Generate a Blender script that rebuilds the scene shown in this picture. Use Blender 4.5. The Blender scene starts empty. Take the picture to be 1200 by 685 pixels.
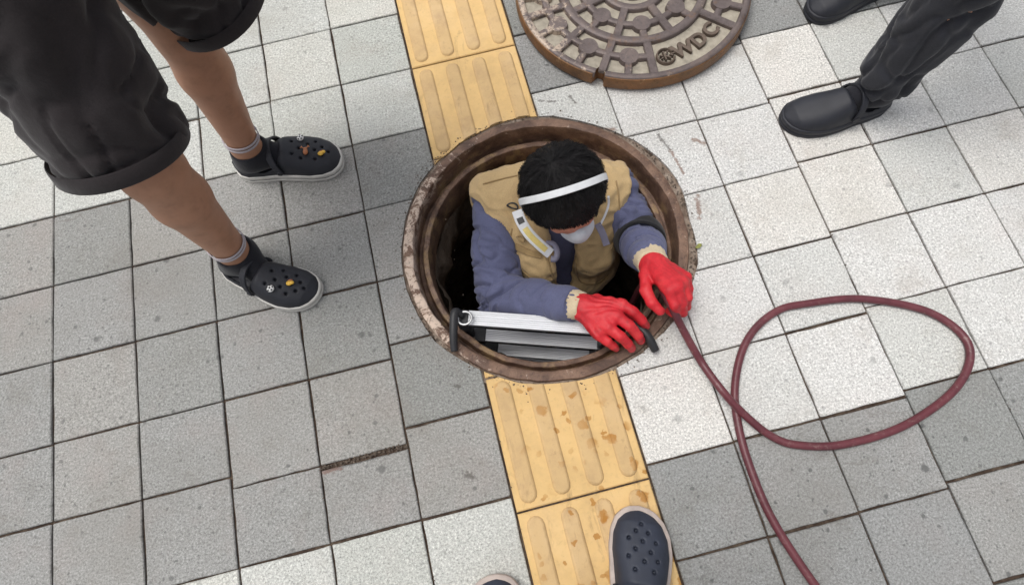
import bpy, bmesh, math, random
import numpy as np
from mathutils import Matrix, Vector

random.seed(7); RNG = np.random.default_rng(7)
scene = bpy.context.scene
COL = scene.collection
PI = math.pi

# ------------------------------------------------------------------ camera, sky, sun, exposure
F_PX, PITCH, ROLL, CAM_H = 708.26, math.radians(71.04), math.radians(-8.129), 1.3833
YAW, U0 = math.radians(6.2724), -.06218          # direction and offset of the paving grid
V = lambda *a: np.array(a, float)
_fw = V(0, math.cos(PITCH), -math.sin(PITCH)); _rt = V(1, 0, 0); _up = np.cross(_rt, _fw)
CR = _rt*math.cos(ROLL)+_up*math.sin(ROLL); CU = -_rt*math.sin(ROLL)+_up*math.cos(ROLL); CC = V(0, 0, CAM_H)
def at(px, py, z=0.):
    """world point at height z that was measured at pixel (px,py) of the photograph"""
    d = CR*(px-600)/F_PX+CU*(342.5-py)/F_PX+_fw
    return CC+d*((z-CAM_H)/d[2])
cam_d = bpy.data.cameras.new('camera'); cam = bpy.data.objects.new('camera', cam_d); COL.objects.link(cam)
cam_d.sensor_width = 36; cam_d.lens = 36*F_PX/1200; cam_d.clip_start = .02; cam_d.clip_end = 200
cam.matrix_world = Matrix([[CR[i], CU[i], -_fw[i], CC[i]] for i in range(3)]+[[0, 0, 0, 1]])
scene.camera = cam

SUN_EL, SUN_AZ = math.radians(72), math.radians(-70)     # azimuth from +y towards +x
world = bpy.data.worlds.new('World'); scene.world = world; world.use_nodes = True
wn = world.node_tree; wn.nodes.clear()
sky = wn.nodes.new('ShaderNodeTexSky'); sky.sky_type = 'NISHITA'; sky.sun_disc = False
sky.sun_elevation = SUN_EL; sky.sun_rotation = SUN_AZ; sky.air_density = 1.0; sky.dust_density = 4.0; sky.ozone_density = 1.0
hs = wn.nodes.new('ShaderNodeHueSaturation'); hs.inputs['Saturation'].default_value = .28
bg = wn.nodes.new('ShaderNodeBackground'); bg.inputs['Strength'].default_value = .15
wo = wn.nodes.new('ShaderNodeOutputWorld')
wn.links.new(sky.outputs[0], hs.inputs['Color']); wn.links.new(hs.outputs[0], bg.inputs[0]); wn.links.new(bg.outputs[0], wo.inputs[0])
sd = bpy.data.lights.new('sun', 'SUN'); sd.energy = 1.2; sd.angle = math.radians(28); sd.color = (1, .97, .92)
sun = bpy.data.objects.new('sun', sd); COL.objects.link(sun)
_dir = Vector((math.sin(SUN_AZ)*math.cos(SUN_EL), math.cos(SUN_AZ)*math.cos(SUN_EL), math.sin(SUN_EL)))
sun.rotation_euler = _dir.to_track_quat('Z', 'Y').to_euler(); sun.location = (0, 0, 8)
scene.view_settings.view_transform = 'Standard'; scene.view_settings.look = 'None'
scene.view_settings.gamma = 1; scene.view_settings.exposure = .30; scene.view_settings.use_curve_mapping = False
scene.render.engine = 'CYCLES'

# ------------------------------------------------------------------ helpers: objects
def tag(o, label=None, cat=None, group=None, kind=None):
    if label: o['label'] = label
    if cat: o['category'] = cat
    if group: o['group'] = group
    if kind: o['kind'] = kind
    return o
def obj(name, me, mats=None, parent=None, loc=None, smooth=False):
    o = bpy.data.objects.new(name, me); COL.objects.link(o)
    if mats is not None and not len(me.materials):
        for m in (mats if isinstance(mats, (list, tuple)) else [mats]): me.materials.append(m)
    if loc is not None: o.location = loc
    if parent is not None: o.parent = parent
    if smooth: me.shade_smooth()
    return o
def empty(name, loc=(0, 0, 0)):
    o = bpy.data.objects.new(name, None); COL.objects.link(o); o.location = loc; o.empty_display_size = .05
    return o
def pmesh(name, vs, fs, mi=None):
    me = bpy.data.meshes.new(name); me.from_pydata([tuple(map(float, v)) for v in vs], [], fs)
    if mi is not None: me.polygons.foreach_set('material_index', mi)
    me.update(); return me
def qmesh(name, vs, q):
    me = bpy.data.meshes.new(name); n, m = len(vs), len(q)
    me.vertices.add(n); me.vertices.foreach_set('co', np.asarray(vs, np.float32).ravel())
    me.loops.add(4*m); me.loops.foreach_set('vertex_index', np.asarray(q, np.int32).ravel())
    me.polygons.add(m); me.polygons.foreach_set('loop_start', np.arange(m, dtype=np.int32)*4)
    me.update(calc_edges=True); me.validate(); me.shade_smooth(); return me
def rebase(o_root, *ch):       # parts were written in world coordinates: keep them there under a root that is moved
    for c in ch: c.matrix_parent_inverse = Matrix.Translation(-Vector(o_root.location))
def kid(root, name, me, mats, smooth=False, parent=None):
    """part with world-coordinate mesh under a root Empty (or under another part)"""
    o = obj(name, me, mats, parent if parent is not None else root, smooth=smooth)
    if parent is None: o.matrix_parent_inverse = Matrix.Translation(-Vector(root.location))
    return o

def vnoise(P, seed=0):
    P = np.asarray(P, float); i = np.floor(P).astype(np.int64); f = P-i; f = f*f*(3-2*f)
    def h(a, b, c):
        n = (a*73856093 ^ b*19349663 ^ c*83492791 ^ (seed*2654435761 & 0x7fffffff)) & 0xffffffff
        n = (n ^ (n >> 13))*1274126177 & 0xffffffff; n = n ^ (n >> 16)
        return (n & 0xffff)/32767.5-1
    r = 0
    for dx in (0, 1):
        for dy in (0, 1):
            for dz in (0, 1):
                w = (f[:, 0] if dx else 1-f[:, 0])*(f[:, 1] if dy else 1-f[:, 1])*(f[:, 2] if dz else 1-f[:, 2])
                r = r+w*h(i[:, 0]+dx, i[:, 1]+dy, i[:, 2]+dz)
    return r
def fbm(P, seed=0, n=3):
    return sum(vnoise(np.asarray(P)*2**k, seed+k)/2**k for k in range(n))

# ------------------------------------------------------------------ helpers: implicit surfaces for bodies, cloth, gloves, shoes
class Field:
    def __init__(s, lo, hi, h):
        s.lo = np.array(lo, float); s.h = h; n = np.ceil((np.array(hi)-s.lo)/h).astype(int)+1
        s.D = np.full(n, .06, np.float32); s.ax = [(s.lo[i]+h*np.arange(n[i])).astype(np.float32) for i in range(3)]
    def sub(s, lo, hi):
        sl = []
        for i in range(3):
            a = int(max(0, math.floor((lo[i]-s.lo[i])/s.h))); b = int(min(len(s.ax[i]), math.ceil((hi[i]-s.lo[i])/s.h)+1))
            sl.append(slice(min(a, b), b))
        return tuple(sl)
    def grid(s, sl): return s.ax[0][sl[0]][:, None, None], s.ax[1][sl[1]][None, :, None], s.ax[2][sl[2]][None, None, :]
    def put(s, sl, d, k, op):
        D = s.D[sl]
        if D.size == 0: return
        if op == 'u':
            h = np.clip(.5+.5*(D-d)/k, 0, 1); s.D[sl] = D*(1-h)+d*h-k*h*(1-h)
        else:
            d = -d; h = np.clip(.5-.5*(D-d)/k, 0, 1); s.D[sl] = D*(1-h)+d*h+k*h*(1-h)
    def cone(s, a, b, ra, rb, k=.01, op='u', sc=(1, 1, 1)):
        a = np.asarray(a, float); b = np.asarray(b, float); r = max(ra, rb)*max(sc)+k+.02
        sl = s.sub(np.minimum(a, b)-r, np.maximum(a, b)+r); X, Y, Z = s.grid(sl)
        ab = b-a; L = max(ab@ab, 1e-9)
        t = np.clip(((X-a[0])*ab[0]+(Y-a[1])*ab[1]+(Z-a[2])*ab[2])/L, 0, 1)
        d = np.sqrt(((X-a[0]-t*ab[0])/sc[0])**2+((Y-a[1]-t*ab[1])/sc[1])**2+((Z-a[2]-t*ab[2])/sc[2])**2)-(ra+t*(rb-ra))
        s.put(sl, d, k, op); return s
    def chain(s, pts, rs, k=.01):
        for i in range(len(pts)-1): s.cone(pts[i], pts[i+1], rs[i], rs[i+1], k)
        return s
    def ell(s, c, r, A=None, k=.01, op='u'):
        c = np.asarray(c, float); r = np.asarray(r, float); m = r.max()+k+.02
        sl = s.sub(c-m, c+m); X, Y, Z = s.grid(sl); X, Y, Z = X-c[0], Y-c[1], Z-c[2]
        A = np.eye(3) if A is None else np.asarray(A)        # rows = local axes
        q = [(X*A[i][0]+Y*A[i][1]+Z*A[i][2])/r[i] for i in range(3)]
        k0 = np.sqrt(q[0]**2+q[1]**2+q[2]**2); k1 = np.sqrt((q[0]/r[0])**2+(q[1]/r[1])**2+(q[2]/r[2])**2)+1e-6
        s.put(sl, k0*(k0-1)/k1, k, op); return s
    def box(s, c, e, A=None, r=.004, k=.006, op='u'):
        c = np.asarray(c, float); m = np.linalg.norm(e)+k+.02
        sl = s.sub(c-m, c+m); X, Y, Z = s.grid(sl); X, Y, Z = X-c[0], Y-c[1], Z-c[2]
        A = np.eye(3) if A is None else np.asarray(A)
        q = [np.abs(X*A[i][0]+Y*A[i][1]+Z*A[i][2])-(e[i]-r) for i in range(3)]
        d = np.sqrt(sum(np.maximum(x, 0)**2 for x in q))+np.minimum(np.maximum(np.maximum(q[0], q[1]), q[2]), 0)-r
        s.put(sl, d, k, op); return s
    def nets(s, it=2):
        D = s.D; S = D < 0; c = 0
        n0, n1, n2 = D.shape
        for a in (0, 1):
            for b in (0, 1):
                for e in (0, 1): c = c+S[a:n0-1+a, b:n1-1+b, e:n2-1+e].astype(np.int8)
        I = np.argwhere((c > 0) & (c < 8)); acc = np.zeros((len(I), 3)); cnt = np.zeros(len(I))
        cs = [(a, b, e) for a in (0, 1) for b in (0, 1) for e in (0, 1)]
        val = {q: D[I[:, 0]+q[0], I[:, 1]+q[1], I[:, 2]+q[2]] for q in cs}
        for q in cs:
            for ax in range(3):
                if q[ax]: continue
                w = list(q); w[ax] = 1; w = tuple(w); da, db = val[q], val[w]; m = (da < 0) != (db < 0)
                t = np.where(m, da/np.where(m, da-db, 1), 0)
                p = np.array(q, float)[None]+np.eye(3)[ax][None]*t[:, None]
                acc += p*m[:, None]; cnt += m
        vs = s.lo+s.h*(I+acc/cnt[:, None]); idx = np.full((n0-1, n1-1, n2-1), -1, np.int32); idx[tuple(I.T)] = np.arange(len(I))
        Q = []
        for ax in range(3):
            o = [(1, 2), (2, 0), (0, 1)][ax]
            s0 = [slice(None)]*3; s1 = [slice(None)]*3; s0[ax] = slice(0, -1); s1[ax] = slice(1, None)
            A, B = S[tuple(s0)], S[tuple(s1)]; E = np.argwhere(A != B); f = A[tuple(E.T)]
            ok = (E[:, o[0]] > 0) & (E[:, o[1]] > 0) & (E[:, o[0]] < D.shape[o[0]]-1) & (E[:, o[1]] < D.shape[o[1]]-1); E = E[ok]; f = f[ok]
            def ce(d0, d1):
                G = E.copy(); G[:, o[0]] -= d0; G[:, o[1]] -= d1; return idx[tuple(G.T)]
            q = np.stack([ce(1, 1), ce(0, 1), ce(0, 0), ce(1, 0)], 1); q[~f] = q[~f][:, ::-1]; Q.append(q)
        Q = np.concatenate(Q); Q = Q[(Q >= 0).all(1)]
        return relax(vs, Q, it), Q
def relax(vs, Q, it):
    e = np.concatenate([Q[:, [0, 1]], Q[:, [1, 2]], Q[:, [2, 3]], Q[:, [3, 0]]]); e = np.concatenate([e, e[:, ::-1]]); n = len(vs)
    deg = np.maximum(np.bincount(e[:, 0], minlength=n), 1)
    for _ in range(it):
        av = np.stack([np.bincount(e[:, 0], vs[e[:, 1], i], n) for i in range(3)], 1)/deg[:, None]
        vs = vs*.5+av*.5
    return vs
def vnorm(vs, Q):
    n = np.cross(vs[Q[:, 2]]-vs[Q[:, 0]], vs[Q[:, 3]]-vs[Q[:, 1]]); N = np.zeros_like(vs)
    for i in range(4):
        for c in range(3): N[:, c] += np.bincount(Q[:, i], n[:, c], len(vs))
    return N/(np.linalg.norm(N, axis=1, keepdims=True)+1e-12)
def unit(v): v = np.asarray(v, float); return v/np.linalg.norm(v)
def lerp(a, b, t): return np.asarray(a)*(1-t)+np.asarray(b)*t

# ------------------------------------------------------------------ helpers: plain meshes
def spline(pts, n=10):
    P = [np.asarray(p, float) for p in pts]; P = [2*P[0]-P[1]]+P+[2*P[-1]-P[-2]]; out = []
    for i in range(1, len(P)-2):
        for j in range(n):
            t = j/n; a, b, c, d = P[i-1:i+3]
            out.append(.5*((2*b)+(c-a)*t+(2*a-5*b+4*c-d)*t*t+(3*b-a-3*c+d)*t**3))
    out.append(P[-2]); return np.array(out)
def tube(name, path, r, seg=12, caps=True, flat=None):
    """round tube, or with flat=(w,t) a band of half width w and half thickness t whose flat side faces nrm"""
    path = np.asarray(path, float); n = len(path); rr = np.full(n, r) if np.isscalar(r) else np.asarray(r)
    T = np.gradient(path, axis=0); T /= np.linalg.norm(T, axis=1, keepdims=True)+1e-12
    ref = V(0, 0, 1) if abs(T[0][2]) < .9 else V(1, 0, 0); a = unit(np.cross(T[0], ref)); vs = []
    for i in range(n):
        a = unit(a-T[i]*(a@T[i])); b = np.cross(T[i], a)
        for k in range(seg):
            w = 2*PI*k/seg; vs.append(path[i]+rr[i]*(a*math.cos(w)+b*math.sin(w)))
    fs = [(i*seg+k, i*seg+(k+1) % seg, (i+1)*seg+(k+1) % seg, (i+1)*seg+k) for i in range(n-1) for k in range(seg)]
    if caps: fs += [tuple(range(seg))[::-1], tuple((n-1)*seg+k for k in range(seg))]
    me = pmesh(name, vs, fs); me.shade_smooth(); return me
def band(name, path, nrm, w, t):
    """flat strap along path; nrm = outward normals, w half width, t half thickness"""
    path = np.asarray(path, float); n = len(path); T = np.gradient(path, axis=0); vs = []
    ww = np.full(n, w) if np.isscalar(w) else w
    for i in range(n):
        tt = unit(T[i]); m = unit(np.asarray(nrm[i])-tt*(np.asarray(nrm[i])@tt)); b = np.cross(tt, m)
        for (s, u) in ((-1, -1), (-.96, .7), (-.8, 1), (.8, 1), (.96, .7), (1, -1)): vs.append(path[i]+b*s*ww[i]+m*u*t)
    fs = [(i*6+k, i*6+(k+1) % 6, (i+1)*6+(k+1) % 6, (i+1)*6+k) for i in range(n-1) for k in range(6)]
    fs += [tuple(range(6))[::-1], tuple((n-1)*6+k for k in range(6))]
    me = pmesh(name, vs, fs); bm = bmesh.new(); bm.from_mesh(me); bmesh.ops.recalc_face_normals(bm, faces=bm.faces); bm.to_mesh(me); bm.free()
    return me
def lathe(name, prof, seg=96, c=(0, 0), jit=0, seed=0, closed=False, freq=9):
    vs = []; n = len(prof)
    for k in range(seg):
        w = 2*PI*k/seg; vs += [(r*math.cos(w), r*math.sin(w), z) for r, z in prof]
    vs = np.array(vs)
    if jit: 
        d = fbm(vs*freq, seed, 4)[:, None]*jit; rad = vs*V(1, 1, 0); vs = vs+rad/(np.linalg.norm(rad, axis=1, keepdims=True)+1e-9)*d+V(0, 0, 1)*d*.4
    vs = vs+V(c[0], c[1], 0); m = n if closed else n-1
    fs = [(k*n+i, ((k+1) % seg)*n+i, ((k+1) % seg)*n+(i+1) % n, k*n+(i+1) % n) for k in range(seg) for i in range(m)]
    me = pmesh(name, vs, fs); me.shade_smooth(); return me
def prism(name, poly, z0, z1, bev=.002, jig=0):
    """polygon plate (counter-clockwise) with a small chamfer round the top"""
    P = np.asarray(poly, float); n = len(P); c = P.mean(0)
    e = np.roll(P, -1, 0)-P; e /= np.linalg.norm(e, axis=1, keepdims=True)+1e-12; nr = np.stack([-e[:, 1], e[:, 0]], 1)
    nv = nr+np.roll(nr, 1, 0); nv /= np.maximum((nv**2).sum(1, keepdims=True)/2, .3)
    I = P+nv*bev
    vs = [(x, y, z0) for x, y in P]+[(x, y, z1-bev) for x, y in P]+[(x, y, z1) for x, y in I]
    fs = [(i, (i+1) % n, n+(i+1) % n, n+i) for i in range(n)]+[(n+i, n+(i+1) % n, 2*n+(i+1) % n, 2*n+i) for i in range(n)]
    fs += [tuple(range(2*n, 3*n)), tuple(range(n))[::-1]]
    return pmesh(name, vs, fs)
def bevbox(name, e, bev=.002, seg=2):
    bm = bmesh.new(); bmesh.ops.create_cube(bm, size=1)
    for v in bm.verts: v.co = (v.co.x*e[0]*2, v.co.y*e[1]*2, v.co.z*e[2]*2)
    if bev: bmesh.ops.bevel(bm, geom=bm.edges[:], offset=bev, segments=seg, affect='EDGES', profile=.6)
    me = bpy.data.meshes.new(name); bm.to_mesh(me); bm.free(); return me
def place(me, A, c):           # rows of A = local axes in the world
    M = Matrix([[A[0][i], A[1][i], A[2][i], c[i]] for i in range(3)]+[[0, 0, 0, 1]]); me.transform(M); return me

# ------------------------------------------------------------------ helpers: materials
class Mat:
    def __init__(s, name, rough=.8, metal=0., coord='Object', spec=.5):
        s.m = bpy.data.materials.new(name); s.m.use_nodes = True; s.t = s.m.node_tree; s.b = s.t.nodes['Principled BSDF']
        s.b.inputs['Roughness'].default_value = rough; s.b.inputs['Metallic'].default_value = metal; s.b.inputs['Specular IOR Level'].default_value = spec
        if coord == 'World': s.co = s.n('ShaderNodeNewGeometry').outputs['Position']
        else: s.co = s.n('ShaderNodeTexCoord').outputs[coord]
        s.h = None
    def n(s, t, **kw):
        x = s.t.nodes.new(t)
        for k, v in kw.items(): setattr(x, k, v)
        return x
    def l(s, a, b): s.t.links.new(a, b)
    def noise(s, scale, detail=4, rough=.6, dist=0., vec=None, out='Fac'):
        x = s.n('ShaderNodeTexNoise'); x.inputs['Scale'].default_value = scale; x.inputs['Detail'].default_value = detail
        x.inputs['Roughness'].default_value = rough; x.inputs['Distortion'].default_value = dist; s.l(vec or s.co, x.inputs['Vector']); return x.outputs[out]
    def ramp(s, src, stops):
        x = s.n('ShaderNodeValToRGB'); r = x.color_ramp
        while len(r.elements) < len(stops): r.elements.new(.5)
        for e, (p, c) in zip(r.elements, stops): e.position = p; e.color = (*c, 1) if not np.isscalar(c) else (c, c, c, 1)
        s.l(src, x.inputs[0]); return x.outputs[0]
    def step(s, src, a, b):
        x = s.n('ShaderNodeMapRange'); x.inputs['From Min'].default_value = a; x.inputs['From Max'].default_value = b; s.l(src, x.inputs['Value']); return x.outputs[0]
    def mix(s, fac, a, b, mode='MIX'):
        x = s.n('ShaderNodeMix'); x.data_type = 'RGBA'; x.blend_type = mode
        for v, i in ((fac, 0), (a, 6), (b, 7)):
            if hasattr(v, 'links') or hasattr(v, 'is_linked'): s.l(v, x.inputs[i])
            else: x.inputs[i].default_value = v if np.isscalar(v) else (*v, 1)
        return x.outputs[2]
    def math(s, op, a, b=0.):
        x = s.n('ShaderNodeMath', operation=op)
        for v, i in ((a, 0), (b, 1)):
            if np.isscalar(v): x.inputs[i].default_value = v
            else: s.l(v, x.inputs[i])
        return x.outputs[0]
    def streak(s, a, b, w):
        """mask of a stain that runs from a to b"""
        a = tuple(a); ba = tuple(np.array(b)-np.array(a)); L = sum(x*x for x in ba)
        p = s.n('ShaderNodeVectorMath', operation='SUBTRACT'); s.l(s.co, p.inputs[0]); p.inputs[1].default_value = a
        dt = s.n('ShaderNodeVectorMath', operation='DOT_PRODUCT'); s.l(p.outputs[0], dt.inputs[0]); dt.inputs[1].default_value = ba
        h = s.math('DIVIDE', dt.outputs['Value'], L); h.node.use_clamp = True
        sc = s.n('ShaderNodeVectorMath', operation='SCALE'); sc.inputs[0].default_value = ba; s.l(h, sc.inputs['Scale'])
        df = s.n('ShaderNodeVectorMath', operation='SUBTRACT'); s.l(p.outputs[0], df.inputs[0]); s.l(sc.outputs[0], df.inputs[1])
        ln = s.n('ShaderNodeVectorMath', operation='LENGTH'); s.l(df.outputs[0], ln.inputs[0])
        d = s.math('ADD', ln.outputs['Value'], s.math('MULTIPLY', s.math('SUBTRACT', s.noise(70, 4, .75), .5), w*5)); return s.step(d, w, w*.25)
    def vor(s, scale, feature='F1', out='Distance', vec=None):
        x = s.n('ShaderNodeTexVoronoi', feature=feature, voronoi_dimensions='2D'); x.inputs['Scale'].default_value = scale; s.l(vec or s.co, x.inputs['Vector']); return x.outputs[out]
    def stretch(s, sc):
        x = s.n('ShaderNodeMapping'); x.inputs['Scale'].default_value = sc; s.l(s.co, x.inputs['Vector']); return x.outputs[0]
    def color(s, c):
        if hasattr(c, 'is_linked'): s.l(c, s.b.inputs['Base Color'])
        else: s.b.inputs['Base Color'].default_value = (*c, 1)
        return s
    def rough(s, c): s.l(c, s.b.inputs['Roughness']); return s
    def bump(s, h, strength=.3, dist=.002):
        x = s.n('ShaderNodeBump'); x.inputs['Strength'].default_value = strength; x.inputs['Distance'].default_value = dist
        s.l(h, x.inputs['Height'])
        if s.h is not None: s.l(s.h, x.inputs['Normal'])
        s.h = x.outputs[0]; s.l(s.h, s.b.inputs['Normal']); return s
def mul(c, k): return tuple(x*k for x in c)

def granite(name, base, spots, tint, streaks=()):
    M = Mat(name, .85, coord='World', spec=.3)
    sp = M.noise(205, 3, .75); c = M.ramp(sp, [(.27, mul(base, .36)), (.41, mul(base, .82)), (.53, mul(base, 1.05)), (.70, mul(base, 1.5))])
    fine = M.noise(620, 1, .5); c = M.mix(M.math('MULTIPLY', M.step(fine, .58, .68), .62), c, mul(base, .34))
    pk = M.noise(7, 3, .6); c = M.mix(M.math('MULTIPLY', M.step(pk, .5, .75), tint), c, (base[0]*1.05, base[1]*.84, base[2]*.80))
    st = M.noise(2.6, 5, .65); c = M.mix(M.math('MULTIPLY', M.step(st, .48, .72), .42), c, (base[0]*.66, base[1]*.63, base[2]*.58)); c = M.mix(M.math('MULTIPLY', M.step(M.noise(9, 6, .75), .54, .72), .34), c, (base[0]*.56, base[1]*.50, base[2]*.44))
    rnd = M.n('ShaderNodeObjectInfo').outputs['Random']
    c = M.mix(1, c, M.ramp(rnd, [(0, (.88, .89, .87)), (.5, (1, 1, 1)), (1, (1.07, 1.05, 1.02))]), 'MULTIPLY')
    wv = M.n('ShaderNodeVectorMath', operation='ADD'); M.l(M.co, wv.inputs[0])
    sc_ = M.n('ShaderNodeVectorMath', operation='SCALE'); sc_.inputs['Scale'].default_value = .012; M.l(M.noise(60, 2, out='Color'), sc_.inputs[0]); M.l(sc_.outputs[0], wv.inputs[1])
    for scale, rad, thr, a in ((6.0, .062, .70, .6), (15, .085, .78, .55), (38, .13, .82, .5)):
        vd = M.vor(scale, vec=wv.outputs[0]); vc = M.n('ShaderNodeSeparateColor'); M.l(M.vor(scale, out='Color', vec=wv.outputs[0]), vc.inputs[0])
        k = M.math('MULTIPLY', M.step(vd, rad, rad*.55), M.math('GREATER_THAN', vc.outputs[0], thr))
        c = M.mix(M.math('MULTIPLY', k, a*spots), c, mul(base, .33))
    sc2 = M.step(M.noise(1, 5, .7, .8, vec=M.stretch((9, 34, 1))), .60, .72); c = M.mix(M.math('MULTIPLY', M.math('MULTIPLY', sc2, M.step(M.noise(2.2, 2), .52, .66)), .5*spots), c, (base[0]*.42, base[1]*.36, base[2]*.32))
    for a, b, w, col in streaks: c = M.mix(M.math('MULTIPLY', M.streak(a, b, w), .75), c, col)
    M.color(c).bump(sp, .45, .0018).bump(fine, .3, .001)
    return M.m
BR, DK = (.20, .12, .085), (.10, .09, .08)
m_white = granite('granite_pale', (.575, .57, .55), .7, .10, [(at(771, 158), at(786, 176), .006, DK), (at(786, 176), at(801, 203), .005, BR), (at(812, 163), at(826, 168), .006, BR), (at(630, 118), at(650, 119), .004, DK), (at(668, 113), at(674, 120), .005, DK), (at(817, 230), at(820, 255), .007, BR), (at(690, 150), at(722, 152), .006, BR)])
m_white_l = granite('granite_pale_weathered', (.475, .48, .45), .7, .14)
m_grey = granite('granite_grey', (.280, .279, .268), 1.1, .26, [(at(548, 556), at(551, 557), .010, DK), (at(533, 452), at(537, 453), .006, DK), (at(378, 553), at(398, 548), .007, (.17, .10, .08))])
m_grey_r = granite('granite_grey_clean', (.270, .272, .265), 1.3, .15)

def tactile(name, base, dirt):
    M = Mat(name, .75, coord='World', spec=.35)
    a = M.noise(5, 5, .65); c = M.ramp(a, [(.3, mul(base, .84)), (.5, base), (.75, (base[0]*1.06, base[1]*1.1, base[2]*1.25))])
    c = M.mix(M.math('MULTIPLY', M.step(M.noise(14, 5, .75), .46, .70), dirt), c, (.36, .235, .125)); c = M.mix(M.math('MULTIPLY', M.step(M.noise(1, 5, .75, .6, vec=M.stretch((26, 8, 1))), .58, .72), .5), c, (.20, .125, .06))
    c = M.mix(M.math('MULTIPLY', M.step(M.noise(90, 3, .7), .58, .72), .4), c, mul(base, .66))
    wv = M.n('ShaderNodeVectorMath', operation='ADD'); M.l(M.co, wv.inputs[0])
    sc_ = M.n('ShaderNodeVectorMath', operation='SCALE'); sc_.inputs['Scale'].default_value = .03; M.l(M.noise(38, 3, .6, out='Color'), sc_.inputs[0]); M.l(sc_.outputs[0], wv.inputs[1])
    sy = M.n('ShaderNodeSeparateXYZ'); M.l(M.co, sy.inputs[0]); gate = M.math('MULTIPLY', M.step(sy.outputs[1], .62, .30), M.step(M.noise(6, 2), .40, .55))
    for scale, rad, thr in ((21, .28, .74), (40, .28, .70)):
        vd = M.vor(scale, vec=wv.outputs[0]); vc = M.n('ShaderNodeSeparateColor'); M.l(M.vor(scale, out='Color', vec=wv.outputs[0]), vc.inputs[0])
        k = M.math('MULTIPLY', M.step(vd, rad, rad*.7), M.math('GREATER_THAN', vc.outputs[0], thr))
        c = M.mix(M.math('MULTIPLY', M.math('MULTIPLY', k, gate), .8), c, (.36, .155, .022))
    M.color(c).bump(M.noise(300, 3, .7), .18, .0015); return M.m
m_yel = tactile('tactile_yellow', (.64, .43, .185), .28)
m_bar = tactile('tactile_yellow_worn', (.55, .375, .18), .5)

def simple(name, base, rough=.8, var=.25, scale=30, bump=.2, bscale=200, bdist=.001, metal=0, spec=.5, coord='Object', detail=4):
    M = Mat(name, rough, metal, coord, spec)
    M.color(M.ramp(M.noise(scale, detail, .65), [(.25, mul(base, 1-var)), (.5, base), (.78, mul(base, 1+var))]))
    if bump: M.bump(M.noise(bscale, 4, .7), bump, bdist)
    return M.m
M = Mat('joint_soil', .95, coord='World', spec=.2)
M.color(M.ramp(M.noise(24, 7, .8), [(.3, (.022, .016, .012)), (.5, (.070, .048, .036)), (.66, (.15, .115, .085)), (.8, (.24, .20, .16))])).bump(M.noise(180, 5, .75), .8, .005); m_dirt = M.m
M = Mat('mortar', .92, coord='World', spec=.2)
c = M.ramp(M.noise(28, 6, .75), [(.28, (.10, .068, .05)), (.5, (.235, .18, .14)), (.72, (.40, .34, .28))])
M.color(c).bump(M.noise(90, 5, .75), .8, .006); m_mortar = M.m

def rust(name, dark, mid, pale, pale_amt, metal=.35, scale=14):
    M = Mat(name, .55, metal, 'World', .5)
    a = M.noise(scale, 8, .72, .4); c = M.ramp(a, [(.26, dark), (.45, mid), (.62, (mid[0]*1.5, mid[1]*1.4, mid[2]*1.3)), (.8, mul(mid, .8))])
    p = M.noise(scale*2.2, 8, .8, .6); c = M.mix(M.math('MULTIPLY', M.step(p, .60-pale_amt*.2, .66-pale_amt*.1), .85), c, pale)
    c = M.mix(M.math('MULTIPLY', M.step(M.noise(130, 4, .7), .55, .68), .6), c, dark)
    M.color(c); M.rough(M.step(a, -.2, 1.15)); M.bump(a, .5, .006).bump(M.noise(160, 5, .75), .6, .002); return M
def rim_material():
    """rusty casting; the quarter of the rim that shoes and carts scrape is bare pale metal and sand"""
    M = Mat('manhole_iron', .6, .1, 'World', .5)
    a = M.noise(13, 8, .72, .4); c = M.ramp(a, [(.26, (.036, .019, .013)), (.45, (.118, .066, .044)), (.60, (.215, .128, .084)), (.80, (.10, .06, .042))])
    sx = M.n('ShaderNodeSeparateXYZ'); M.l(M.co, sx.inputs[0])
    west = M.step(sx.outputs[0], -.02, -.22)
    top = M.n('ShaderNodeSeparateXYZ'); M.l(M.n('ShaderNodeNewGeometry').outputs['Normal'], top.inputs[0])
    p = M.step(M.math('ADD', M.noise(30, 8, .8, .6), M.math('MULTIPLY', west, .17)), .615, .68)
    c = M.mix(M.math('MULTIPLY', M.math('MULTIPLY', p, M.step(sx.outputs[2], -.05, -.0)), .8), c, (.70, .56, .45))
    g = M.step(M.noise(19, 5, .7), .5, .62); c = M.mix(M.math('MULTIPLY', M.math('MULTIPLY', g, M.step(sx.outputs[2], -.02, -.04)), .75), c, (.30, .20, .10))
    c = M.mix(M.math('MULTIPLY', M.step(M.noise(140, 4, .7), .55, .68), .55), c, (.04, .024, .018))
    M.color(c); M.bump(a, .5, .006).bump(M.noise(150, 5, .75), .6, .0022); return M.m
m_rim = rim_material()
m_edge = rust('cover_edge_rust', (.06, .03, .016), (.17, .085, .035), (.36, .23, .12), .0).m
def cover_iron():
    M = Mat('cover_iron', .5, .25, 'World', .5)
    a = M.noise(16, 7, .7, .3); c = M.ramp(a, [(.28, (.070, .052, .047)), (.5, (.130, .102, .096)), (.75, (.20, .150, .125))])
    sx = M.n('ShaderNodeSeparateXYZ'); M.l(M.co, sx.inputs[0]); west = M.step(sx.outputs[0], .34, .17)
    p = M.step(M.math('ADD', M.noise(34, 8, .8, .5), M.math('MULTIPLY', west, .17)), .61, .68)
    c = M.mix(M.math('MULTIPLY', M.step(M.noise(21, 6, .75), .55, .68), .55), c, (.19, .10, .05)); c = M.mix(M.math('MULTIPLY', p, .85), c, (.50, .40, .31))
    c = M.mix(M.math('MULTIPLY', M.step(M.noise(150, 4, .7), .56, .7), .5), c, (.05, .038, .033))
    M.color(c); M.bump(a, .35, .004).bump(M.noise(190, 4, .75), .5, .0016); return M.m
m_cover = cover_iron()
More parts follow.
